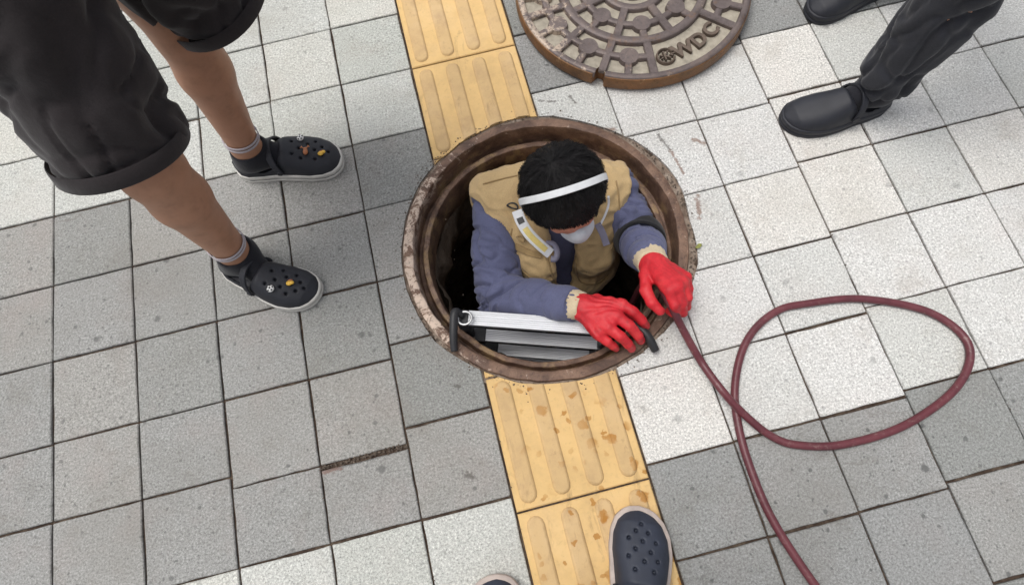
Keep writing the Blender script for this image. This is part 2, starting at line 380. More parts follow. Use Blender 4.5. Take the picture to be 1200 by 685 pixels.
m_pit = simple('cover_pit_sand', (.34, .305, .245), .9, .3, 45, .6, 260, .002, coord='World')
m_letter = simple('cover_lettering', (.105, .075, .055), .6, .35, 60, .4, 220, .001, coord='World')
M = Mat('shaft_wall', .9, 0, 'World', .3)
c = M.ramp(M.noise(9, 8, .75, .5), [(.25, (.07, .05, .04)), (.5, (.24, .18, .135)), (.75, (.45, .36, .28))]); M.color(c).bump(M.noise(22, 8, .8), 1., .02); m_shaft = M.m
def alu():
    M = Mat('brushed_aluminium', .40, .35, 'Object', .5)
    s = M.noise(1, 5, .7, vec=M.stretch((4, 260, 260))); M.color(M.ramp(s, [(.3, (.46, .47, .49)), (.6, (.68, .69, .71))]))
    M.rough(M.step(s, -.6, 2.)); M.bump(s, .08, .0005); return M.m
m_alu = alu()
m_black = simple('black_plastic', (.018, .018, .02), .5, .3, 40, .15, 250)
m_steel = simple('zinc_steel', (.55, .55, .55), .35, .15, 60, .1, 200, metal=.9)
def hose_m():
    M = Mat('maroon_rubber', .42, 0, 'Object', .5)
    c = M.ramp(M.noise(16, 6, .7), [(.3, (.075, .014, .020)), (.55, (.120, .026, .034)), (.8, (.165, .048, .052))])
    c = M.mix(M.math('MULTIPLY', M.step(M.noise(70, 5, .75), .56, .72), .45), c, (.32, .23, .20)); M.color(c).bump(M.noise(160, 4, .7), .3, .001); return M.m
m_hose = hose_m()
def cloth(name, base, rough=.9, var=.2, weave=900, fold=.0):
    M = Mat(name, rough, 0, 'Object', .25)
    c = M.ramp(M.noise(9, 5, .6), [(.25, mul(base, 1-var)), (.5, base), (.78, mul(base, 1+var*.8))])
    c = M.mix(.25, c, M.ramp(M.noise(420, 2, .5), [(.3, mul(base, .55)), (.7, mul(base, 1.35))])); M.color(c)
    M.bump(M.noise(55, 4, .6), .25, .004).bump(M.noise(weave, 2, .5), .25, .0008)
    M.b.inputs['Sheen Weight'].default_value = .15; return M.m
m_shirt = cloth('blue_work_cotton', (.108, .116, .200), var=.3)
m_vest = cloth('tan_canvas', (.50, .355, .18), var=.2)
m_vest2 = cloth('tan_canvas_trim', (.33, .225, .105), var=.18)
m_inner = cloth('navy_undershirt', (.03, .03, .055))
m_navy = cloth('dark_trouser_cotton', (.022, .023, .029), var=.4)
m_short = cloth('charcoal_shorts', (.024, .0195, .0205), var=.4)
m_cream = cloth('cream_rib_knit', (.60, .49, .33), var=.12, weave=500)
m_sock = cloth('black_sock', (.012, .012, .016)); m_stripe = cloth('sock_stripe', (.42, .38, .40), var=.15)
m_armband = cloth('black_arm_band', (.014, .014, .016), var=.3)
m_tee = cloth('plain_grey_cotton', (.22, .22, .23))
def glove_m():
    M = Mat('red_latex', .55, 0, 'Object', .4)
    c = M.ramp(M.noise(24, 6, .7), [(.25, (.36, .012, .018)), (.5, (.58, .020, .030)), (.78, (.68, .06, .06))]); c = M.mix(M.math('MULTIPLY', M.step(M.noise(38, 6, .75), .54, .72), .45), c, (.20, .03, .03))
    M.color(c).bump(M.noise(70, 5, .65), .35, .003).bump(M.noise(420, 3, .6), .3, .0008); return M.m
m_glove = glove_m()
def skin_m(name, base):
    M = Mat(name, .5, 0, 'Object', .4)
    c = M.ramp(M.noise(28, 6, .65), [(.28, mul(base, .8)), (.5, base), (.75, (base[0]*1.1, base[1]*1.12, base[2]*1.15))]); M.color(c).bump(M.noise(300, 3, .6), .2, .0006)
    M.b.inputs['Subsurface Weight'].default_value = .12; M.b.inputs['Subsurface Radius'].default_value = (.012, .005, .003); M.b.inputs['Subsurface Scale'].default_value = .5; return M.m
m_skin = skin_m('skin_tanned', (.40, .205, .125)); m_face = skin_m('skin_flushed', (.47, .20, .135))
M = Mat('black_hair', .6, 0, 'Object', .18); M.color(M.ramp(M.noise(60, 3), [(.3, (.004, .0038, .004)), (.7, (.011, .0095, .010))])); m_hair = M.m
m_maskw = simple('mask_fabric', (.55, .58, .62), .85, .1, 40, .25, 500, .0008)
m_elastic = simple('white_elastic', (.68, .69, .70), .8, .08, 60, .4, 700, .0008)
m_yellow = simple('reflective_yellow', (.70, .56, .18), .45, .15, 60, .2, 400, .0006)
m_greyrub = simple('mauve_grey_rubber', (.20, .19, .25), .6, .2, 40, .2, 200)
m_clog = simple('navy_foam', (.0125, .0135, .019), .62, .3, 30, .35, 380, .0007)
m_clog2 = simple('blue_grey_foam', (.021, .026, .042), .6, .25, 30, .35, 380, .0007)
m_clogb = simple('black_foam', (.012, .013, .019), .6, .25, 30, .3, 380, .0007)
m_sole = simple('off_white_foam', (.55, .53, .49), .75, .2, 40, .25, 300); m_soled = simple('navy_sole_line', (.02, .022, .03), .7, .2, 40, 0)
m_solet = simple('taupe_foam', (.42, .35, .31), .75, .2, 40, .25, 300)
m_charm_w = simple('charm_white', (.75, .75, .73), .35, .05, 30, 0); m_charm_k = simple('charm_black', (.015, .015, .015), .35, .05, 30, 0)
m_charm_y = simple('charm_yellow', (.75, .45, .06), .35, .15, 90, 0); m_charm_b = simple('charm_brown', (.36, .13, .05), .4, .2, 90, 0)
m_leaf = simple('leaf_green', (.24, .25, .06), .6, .3, 80, .2, 200)
m_grit = simple('grit', (.11, .085, .065), .95, .5, 120, .3, 400, coord='World')

# ------------------------------------------------------------------ the pavement
HC = V(.0981, .5985)          # centre of the manhole
def g2w(u, v): return V(U0+u*math.cos(YAW)-v*math.sin(YAW), u*math.sin(YAW)+v*math.cos(YAW))
def ground_sheet():
    seg = 96; vs = []; fs = []
    for k in range(seg):
        w = 2*PI*k/seg; d = V(math.cos(w), math.sin(w))
        for r in (.345, 1.2, 6, 60): vs.append((*(HC+d*r), -.0075))
    for k in range(seg):
        for i in range(3): a = k*4+i; b = ((k+1) % seg)*4+i; fs.append((a, a+1, b+1, b))
    return pmesh('pavement', vs, fs)
pave = obj('pavement', ground_sheet(), m_dirt); tag(pave, kind='structure')

cut_r = [.366, .379, .374, .361, .360, .366, .360, .359, .364, .358, .359, .362, .366, .359, .360, .358, .360, .363, .370, .377]
NC = len(cut_r)
def cutter(r0):
    P = []
    for k in range(NC*3):
        w = 2*PI*k/(NC*3); a = cut_r[(k//3) % NC]; b = cut_r[(k//3+1) % NC]; t = (k % 3)/3
        P.append(HC+V(math.cos(w), math.sin(w))*(a*(1-t)+b*t+r0+random.uniform(-.002, .002)))
    return prism('cutter', P, -.2, .2, .001)
cut_o = obj('cutter', cutter(0))
def boolean_cut(me, mat):
    o = obj('tmp', me, mat); md = o.modifiers.new('b', 'BOOLEAN'); md.operation = 'DIFFERENCE'; md.object = cut_o; md.solver = 'EXACT'
    bpy.context.view_layer.update(); dg = bpy.context.evaluated_depsgraph_get()
    r = bpy.data.meshes.new_from_object(o.evaluated_get(dg)); bpy.data.objects.remove(o); return r
def touches(u0, u1, v0, v1, r=.41):
    hu = V((HC[0]-U0)*math.cos(YAW)+HC[1]*math.sin(YAW), -(HC[0]-U0)*math.sin(YAW)+HC[1]*math.cos(YAW))
    return math.hypot(max(u0-hu[0], 0, hu[0]-u1), max(v0-hu[1], 0, hu[1]-v1)) < r
def rect(u0, u1, v0, v1): return [(u0, v0), (u1, v0), (u1, v1), (u0, v1)]
G = .2004
def worn_rect(w, h, rnd):
    P = []; C = [(-w, -h), (w, -h), (w, h), (-w, h)]
    for i in range(4):
        a, b = V(*C[i]), V(*C[(i+1) % 4]); e = unit(b-a); n = V(-e[1], e[0]); L = np.linalg.norm(b-a)
        c0 = rnd.choice((.0012, .0015, .002, .0025, .006)); c1 = .0016
        P.append(a+e*c0+n*rnd.uniform(0, .0006))
        for t in (.2, .38, .55, .72, .88): P.append(a+e*(L*(t+rnd.uniform(-.05, .05)))+n*rnd.choice((0, .0003, .0006, .0009, .0016)))
        P.append(b-e*c1+n*rnd.uniform(0, .0006))
    return P
share = {}; far_slabs = []; n_slab = 0
def slab(u0, u1, v0, v1, mat, g=None, gv=None):
    global n_slab
    g = random.choice((.0012, .0016, .0022)); gv = random.choice((.0012, .0018, .0027))
    c = g2w((u0+u1)/2, (v0+v1)/2); w, h = (u1-u0)/2-g, (v1-v0)/2-(gv or g)
    var = random.randint(0, 4); key = (round(w, 4), round(h, 4), mat.name, var)
    z = random.uniform(-.0012, .0008); rz = YAW+math.radians(random.uniform(-.22, .22)); jx, jy = random.uniform(-.0006, .0006), random.uniform(-.0006, .0006)
    if touches(u0, u1, v0, v1):
        me = prism('paving_slab', rect(-w, w, -h, h), -.05, 0, .0022); me.transform(Matrix.Translation((c[0], c[1], 0)) @ Matrix.Rotation(rz, 4, 'Z'))
        me = boolean_cut(me, mat)
        if len(me.polygons) == 0: return
        obj('paving_slab', me, mat, pave, (0, 0, z)); n_slab += 1; return
    if not (-1.75 < c[0] < 1.9 and -.75 < c[1] < 2.1): far_slabs.append((c, w, h, rz, mat)); return
    if key not in share: share[key] = prism('paving_slab', worn_rect(w, h, random), -.05, 0, .0020)
    o = obj('paving_slab', share[key], mat, pave, (c[0]+jx, c[1]+jy, z)); n_slab += 1
    o.rotation_euler = (math.radians(random.uniform(-.3, .3)), math.radians(random.uniform(-.3, .3)), rz)
L0, C0, R0 = 1.3807, .4128, 1.0069
for k in range(1, 16):
    up = [L0+G*n for n in range(9, 0, -1)]
    if k == 1: ed = up+[L0-G*n for n in range(5)]+[C0-G*n for n in range(12)]
    else: ed = up+[L0-G*n for n in range(7)]+[C0-G*n for n in range(2, 12)]
    for i in range(len(ed)-1):
        v1, v0 = ed[i], ed[i+1]
        if k >= 4 and abs(v1-(L0-6*G)) < .01: v1 += .026
        if k >= 4 and abs(v0-(L0-6*G)) < .01: v0 += .026
        if k == 2 and abs(v1-(L0-6*G)) < .01: v1 -= .009
        vc = (v0+v1)/2; band_i = math.floor((vc-.012)/.99)
        slab(-G*k, -G*(k-1), v0, v1, m_grey if band_i % 2 == 0 else m_white_l)
for k in range(1, 17):
    off = [0, 0, 0, .012][min(k-1, 3)]
    for n in range(-9, 14):
        v1 = R0-G*n+off; v0 = v1-G; vc = (v0+v1)/2-off
        wide = .0038 if (k == 1 and n in (3,)) else None
        slab(.302+G*(k-1), .302+G*k, v0, v1, m_white if (math.floor((vc-.004)/1.003) % 2 == 0) else m_grey_r, gv=None)
# slabs farther out than the picture shows: one joined part
vs, fs, mi = [], [], []
mats_far = [m_white, m_white_l, m_grey, m_grey_r]
for c, w, h, rz, mat in far_slabs:
    b = len(vs); ca, sa = math.cos(rz), math.sin(rz)
    for z in (-.02, 0):
        for x, y in rect(-w, w, -h, h): vs.append((c[0]+x*ca-y*sa, c[1]+x*sa+y*ca, z))
    fs += [(b+4, b+5, b+6, b+7)]+[(b+i, b+(i+1) % 4, b+4+(i+1) % 4, b+4+i) for i in range(4)]; mi += [mats_far.index(mat)]*5
tag(obj('outer_slabs', pmesh('outer_slabs', vs, fs, mi), mats_far, pave), kind='stuff')
# yellow tactile slabs with four raised bars each
def bar_mesh(w, l, h=.0052):
    def ring(a, b):
        P = []
        for s, c0 in ((1, l-w), (-1, -(l-w))):
            for j in range(7):
                t = PI*j/6
                P.append((s*a*math.cos(t), c0+s*a*math.sin(t), b))
        return P
    R = [ring(w, -.006), ring(w, .0004), ring(w*.86, h*.7), ring(w*.70, h)]; n = len(R[0]); vs = sum(R, [])
    fs = [(r*n+i, r*n+(i+1) % n, (r+1)*n+(i+1) % n, (r+1)*n+i) for r in range(3) for i in range(n)]+[tuple(3*n+i for i in range(n))]
    return pmesh('raised_bar', vs, fs)
bar_share = bar_mesh(.0195, .137)
Y0 = -.024
ROT = Matrix.Rotation(YAW, 4, 'Z')
for n in range(-6, 11):
    v0, v1 = Y0+.3005*n, Y0+.3005*(n+1); c = g2w(.151, (v0+v1)/2)
    if not (-.9 < c[1] < 2.3): continue
    cutit = touches(0, .302, v0, v1); z = random.uniform(-.001, .001)
    me = prism('tactile_slab', rect(-.1478, .1478, -.1482, .1482), -.05, 0, .0025)
    if cutit:
        me.transform(Matrix.Translation((*c, 0)) @ ROT); me = boolean_cut(me, m_yel)
        if len(me.polygons) == 0: continue
        t = obj('tactile_slab', me, m_yel, pave, (0, 0, z))
    else:
        t = obj('tactile_slab', me, m_yel, pave, (*c, z)); t.rotation_euler = (0, 0, YAW)
    for i in range(4):
        bu = -.1145+.0752*i
        if cutit:
            bme = bar_mesh(.0195, .137); bme.transform(Matrix.Translation((*c, 0)) @ ROT @ Matrix.Translation((bu, 0, 0))); bme = boolean_cut(bme, m_bar)
            if len(bme.polygons) == 0: continue
            obj('raised_bar', bme, m_bar, t)
        else: obj('raised_bar', bar_share, m_bar, t, (bu, 0, 0))
bpy.data.objects.remove(cut_o)
me = lathe('mortar_bed', [(.34, -.02), (.346, -.007), (.36, -.006), (.375, -.007), (.395, -.013), (.41, -.02)], 140, HC, .004, 3, freq=26); obj('mortar_bed', me, m_mortar, pave)
# grit lying in the joints and round the casting
vs, fs = [], []
def crumb(p, s):
    b = len(vs); q = RNG.normal(size=(6, 3))*.18
    for i, d in enumerate(((1, 0, 0), (-1, 0, 0), (0, 1, 0), (0, -1, 0), (0, 0, .8), (0, 0, -.8))): vs.append(V(*p)+(V(*d)+q[i])*s)
    for f in ((0, 2, 4), (2, 1, 4), (1, 3, 4), (3, 0, 4), (2, 0, 5), (1, 2, 5), (3, 1, 5), (0, 3, 5)): fs.append(tuple(b+i for i in f))
for i in range(900):
    w = random.uniform(0, 2*PI); r = .357+abs(random.gauss(0, .012)); p = HC+V(math.cos(w), math.sin(w))*r; crumb((*p, random.uniform(-.004, .001)), random.uniform(.0008, .0028))
for i in range(700):
    u = -G*random.randint(0, 6) if random.random() < .5 else .302+G*random.randint(0, 6); v = random.uniform(-.4, 1.8); p = g2w(u+random.gauss(0, .0025), v); crumb((*p, -.003+random.uniform(-.003, .003)), random.uniform(.0008, .002))
for i in range(160):
    p = g2w(random.uniform(-.4, -.2), L0-6*G-.004+random.gauss(0, .003)); crumb((*p, -.002), random.uniform(.001, .003))
tag(obj('grit', pmesh('grit', vs, fs), m_grit), 'fine brown grit in the slab joints and round the casting', 'grit', kind='stuff')

# ------------------------------------------------------------------ manhole: casting, shaft, cover
prof = [(.349, -.16), (.353, -.02), (.3535, -.002), (.3515, .0020), (.348, .0026), (.3325, .0030), (.3295, .0020), (.3280, -.003), (.3270, -.024), (.3262, -.058), (.3245, -.064), (.3150, -.065),
        (.3125, -.060), (.3118, -.047), (.3095, -.0425), (.3010, -.0415), (.2975, -.0430), (.2960, -.049), (.2945, -.060), (.2920, -.095), (.293, -.12), (.30, -.16)]
fr = []
for (a, b), (c, d) in zip(prof, prof[1:]): fr += [(a+(c-a)*t, b+(d-b)*t) for t in (0, .5)]
fr.append(prof[-1])
frame = obj('manhole', lathe('manhole', fr, 260, HC, .0016, 5, freq=34), m_rim); frame.data.set_sharp_from_angle(angle=math.radians(34))
tag(frame, 'rusty round iron manhole frame set in the paving, worn pale along its left rim', 'manhole')
shp = [(.296, -.13)]
for i in range(1, 46): 
    z = -.13-1.40*i/45; shp.append((.292+.10*min(1, max(0, (-z-.2)/.5)), z))
shp += [(.25, -1.53), (.1, -1.535), (.004, -1.535)]
shaft = obj('manhole_shaft', lathe('manhole_shaft', shp, 120, HC, .022, 9, freq=13), m_shaft); tag(shaft, kind='structure')

CV = V(.456, 1.316)
cover = empty('manhole_cover', (*CV, 0)); tag(cover, 'round cast iron manhole cover with ribbed pattern and raised letters, lying on the slabs', 'manhole cover')
CT = .045; CS = 1.018
def annulus(name, r0, r1, z, a0=0, a1=360, z0=.031, bev=.0022, step=3.):
    n = max(2, int(abs(a1-a0)/step)); full = abs(a1-a0) >= 359.9; vs = []; fs = []
    prof = [(r0-bev*.6, z0), (r0, z-bev), (r0+bev, z), (r1-bev, z), (r1, z-bev), (r1+bev*.6, z0)]; m = len(prof)
    for k in range(n+(0 if full else 1)):
        w = math.radians(a0+(a1-a0)*k/n)
        for r, zz in prof: vs.append((r*math.cos(w), r*math.sin(w), zz))
    K = n if full else n
    for k in range(K):
        k2 = (k+1) % n if full else k+1
        for i in range(m-1): fs.append((k*m+i, k*m+i+1, k2*m+i+1, k2*m+i))
    if not full: fs += [tuple(range(m)), tuple(n*m+i for i in range(m))[::-1]]
    me = pmesh(name, vs, fs); bm = bmesh.new(); bm.from_mesh(me); bmesh.ops.recalc_face_normals(bm, faces=bm.faces); bm.to_mesh(me); bm.free(); me.shade_smooth(); me.set_sharp_from_angle(angle=math.radians(50)); return me
# plate with the lifting notch cut into its edge
NOTCH = -116.7
vs, fs = [], []; seg = 240; prof = [(.0, .001), (.314, .001), (.321, .006), (.323, .012), (.3235, .030), (.3215, .0405), (.318, .043), (.312, .0428), (.306, .033), (0, .0325)]; m = len(prof)
for k in range(seg):
    a = 360*k/seg-180; w = math.radians(a); dn = abs((a-NOTCH+180) % 360-180)
    for r, z in prof:
        rr = r
        if dn < 2.2 and r > .296: rr = .293+.004*(r-.3)/.02
        vs.append((rr*math.cos(w), rr*math.sin(w), z))
fs = [(k*m+i, ((k+1) % seg)*m+i, ((k+1) % seg)*m+i+1, k*m+i+1) for k in range(seg) for i in range(m-1)]
mi = [0 if i < 6 else 1 for k in range(seg) for i in range(m-1)]
me = pmesh('plate', vs, fs, mi); me.shade_smooth(); me.set_sharp_from_angle(angle=math.radians(40)); obj('plate', me, [m_edge, m_pit], cover)
obj('rim_ring', annulus('rim_ring', .302, .3195, CT, NOTCH+2.4, NOTCH+357.6), m_cover, cover)
obj('ring_rib', annulus('ring_rib', .183, .206, CT-.0003), m_cover, cover); obj('ring_rib', annulus('ring_rib', .074, .095, CT-.0004), m_cover, cover)
obj('hub', annulus('hub', .012, .052, CT-.002, bev=.003), m_cover, cover)
def radial(a, r0, r1, w, name='radial_rib'):
    me = bevbox(name, ((r1-r0)/2, w, .0065), .0022, 1); me.transform(Matrix.Rotation(math.radians(a), 4, 'Z') @ Matrix.Translation(((r0+r1)/2, 0, CT-.0071-random.uniform(0, .0003)))); return obj(name, me, m_cover, cover)
def boss(r, a, rad):
    w = math.radians(a); bm = bmesh.new(); bmesh.ops.create_cone(bm, cap_ends=True, segments=24, radius1=rad+.0015, radius2=rad-.0015, depth=.014)
    me = bpy.data.meshes.new('boss'); bm.to_mesh(me); bm.free(); me.transform(Matrix.Translation((r*math.cos(w), r*math.sin(w), CT-.0069))); return obj('boss', me, m_cover, cover)
def arc_rib(r, a0, a1, w): obj('arc_rib', annulus('arc_rib', r-w, r+w, CT-.0008, a0, a1), m_cover, cover)
for k in range(8):
    a = -91.5+45*k; radial(a+22.5, .090, .188, .0105); boss(.141, a, .0255); radial(a, .150, .187, .0095); arc_rib(.141, a-20.5, a+20.5, .0090)
sa = 360/14
for k in range(14):
    a = -90.5+sa*k; dn = abs((a-NOTCH+180) % 360-180)
    if k not in (1,): radial(a, .202, .305, .0105)
    if k in (0, 1): continue
    ac = a+sa/2; boss(.247, ac, .0265); radial(ac, .255, .305, .0095); arc_rib(.247, ac-sa*.46, ac+sa*.46, .0090)
def letter(ch, ang, r, size):
    cu = bpy.data.curves.new('letter', 'FONT'); cu.body = ch; cu.size = size; cu.extrude = .0045; cu.align_x = 'CENTER'; cu.align_y = 'CENTER'; cu.bevel_depth = .0009; cu.offset = .0011
    t = obj('tmp', cu); bpy.context.view_layer.update(); me = bpy.data.meshes.new_from_object(t.evaluated_get(bpy.context.evaluated_depsgraph_get())); bpy.data.objects.remove(t)
    w = math.radians(ang); me.transform(Matrix.Translation((r*math.cos(w), r*math.sin(w), CT-.0078)) @ Matrix.Rotation(w+PI/2, 4, 'Z')); me.materials.clear(); obj('letter', me, m_letter, cover)
letter('W', -70.0, .256, .056); letter('D', -58.3, .257, .056); letter('C', -48.0, .258, .056)
w = math.radians(-81.3); lc = V(.256*math.cos(w), .256*math.sin(w)); LA = w+PI/2
def lg(me, name='emblem_stroke'): me.transform(Matrix.Translation((*lc, 0)) @ Matrix.Rotation(LA, 4, 'Z')); obj(name, me, m_letter, cover)
lg(annulus('emblem_ring', .0205, .0250, CT-.002, 22, 335), 'emblem_ring')
def stroke(x0, y0, x1, y1, hw=.0021):
    L = math.hypot(x1-x0, y1-y0); me = bevbox('emblem_stroke', (L/2, hw, .0055), .0008, 1)
    me.transform(Matrix.Translation(((x0+x1)/2, (y0+y1)/2, CT-.0070)) @ Matrix.Rotation(math.atan2(y1-y0, x1-x0), 4, 'Z')); lg(me)
stroke(-.004, -.014, -.004, .014); stroke(-.003, .0, .009, .012); stroke(-.003, .0, .010, -.012); stroke(-.016, .004, -.009, .001); stroke(-.015, -.008, -.009, -.004); stroke(.010, .0, .018, -.006); stroke(.010, .0, .024, .001)

cover.scale = (CS, CS, 1.1)
# ------------------------------------------------------------------ ladder hung in the shaft
lad = empty('telescopic_ladder', (*at(628, 376, .0)[:2], 0)); tag(lad, 'silver aluminium ladder with black hooks standing inside the manhole', 'ladder')
lx0, lx1 = at(548, 371, .012)[0], at(710, 385, .012)[0]
ldir = unit(at(700, 383, .012)-at(548, 372, .012)); lup = unit(V(0, .05, 1)); lup = unit(lup-ldir*(lup@ldir)); lnr = np.cross(lup, ldir)   # lnr ~ towards +y
ltop = (at(548, 371, .012)+at(709, 384, .012))/2; lhw = np.linalg.norm(at(709, 384, .012)-at(548, 371, .012))/2
def rung_mesh(hw, d=.019):
    """grooved tread: ridges along its length"""
    prof = []; n = 7
    for i in range(n):
        y = -d+2*d*i/n; s = 2*d/n; prof += [(y+.0003, -.0012), (y+s*.12, .0014), (y+s*.70, .0014), (y+s*.82, -.0012)]
    prof += [(d, 0), (d+.0005, -.003), (d-.003, -.024), (-d+.003, -.024), (-d-.0005, -.003)]
    m = len(prof); vs = [(x, y, z) for x in (-hw, hw) for y, z in prof]; fs = [(i, (i+1) % m, m+(i+1) % m, m+i) for i in range(m)]+[tuple(range(m))[::-1], tuple(range(m, 2*m))]
    me = pmesh('rung', vs, fs, [1 if m-4 <= i < m-1 else 0 for i in range(m)]+[1, 1]); me.materials.append(m_alu); me.materials.append(m_black); bm = bmesh.new(); bm.from_mesh(me); bmesh.ops.recalc_face_normals(bm, faces=bm.faces); bm.to_mesh(me); bm.free(); return me
LA3 = [ldir, np.cross(V(0, 0, 1), ldir), V(0, 0, 1)]
trimL, trimR = [0, .031, .054], [0, .005, .016]
rms = [rung_mesh(lhw-(trimL[k]+trimR[k])/2-.002, .0178 if k == 0 else .0158) for k in range(3)]
LS = .128
for i in range(11):
    c = ltop-lup*(LS*i) if i else ltop
    ti = min(i, 2); r = kid(lad, 'rung', rms[ti], m_alu); rc_ = c+ldir*(trimL[ti]-trimR[ti])/2; r.matrix_parent_inverse = Matrix(); r.matrix_world = Matrix([[LA3[0][j], LA3[1][j], LA3[2][j], rc_[j]] for j in range(3)]+[[0, 0, 0, 1]])
    r.parent = lad; r.matrix_parent_inverse = Matrix.Translation(-Vector(lad.location))
    for s in (-1, 1):
        me = tr = (trimL if s < 0 else trimR)[ti]; me = bevbox('end_bracket', (.010+tr/2, .0185, .014), .004); place(me, LA3, c+ldir*s*(lhw+.007-tr/2)-V(0, 0, .013)); kid(lad, 'end_bracket', me, m_black)
        if i < 10:
            p = c+ldir*s*(lhw+.012); q = ltop-lup*(LS*(i+1))+ldir*s*(lhw+.012)
            kid(lad, 'rail', tube('rail', [p-lup*.02, q], .017-.0006*i, 16), m_black)
    if i == 0:
        bm = bmesh.new(); bmesh.ops.create_cone(bm, cap_ends=True, segments=14, radius1=.0036, radius2=.003, depth=.003); me = bpy.data.meshes.new('rivet'); bm.to_mesh(me); bm.free()
        me.transform(Matrix.Translation(tuple(c-ldir*(lhw-.012)+V(0, 0, .0025)))); kid(lad, 'rivet', me, m_steel)
# hooks over the rim
hk = [at(541, 369, .022), at(533, 366, .036), at(531.5, 385, .030), at(531.5, 398, .022), at(532.5, 411, .012)]
kid(lad, 'hook', tube('hook', spline(hk, 8), np.interp(np.linspace(0, 1, 33), [0, .2, .8, 1], [.0085, .0105, .0095, .0085]), 14), m_black)
hk = [at(728, 378, .012), at(741, 380, .026), at(752, 386, .034), at(761, 397, .030), at(768, 410, .014)]
kid(lad, 'hook', tube('hook', spline(hk, 8), np.interp(np.linspace(0, 1, 33), [0, .2, .8, 1], [.0085, .0105, .0105, .0095]), 14), m_black)
rc = at(544.5, 372.5, .028); th = np.linspace(0, 2*PI, 33)
kid(lad, 'ring', tube('ring', [rc+V(math.cos(t), math.sin(t)*.95, .12*math.cos(t))*.0165 for t in th], .0030, 10, False), m_steel)

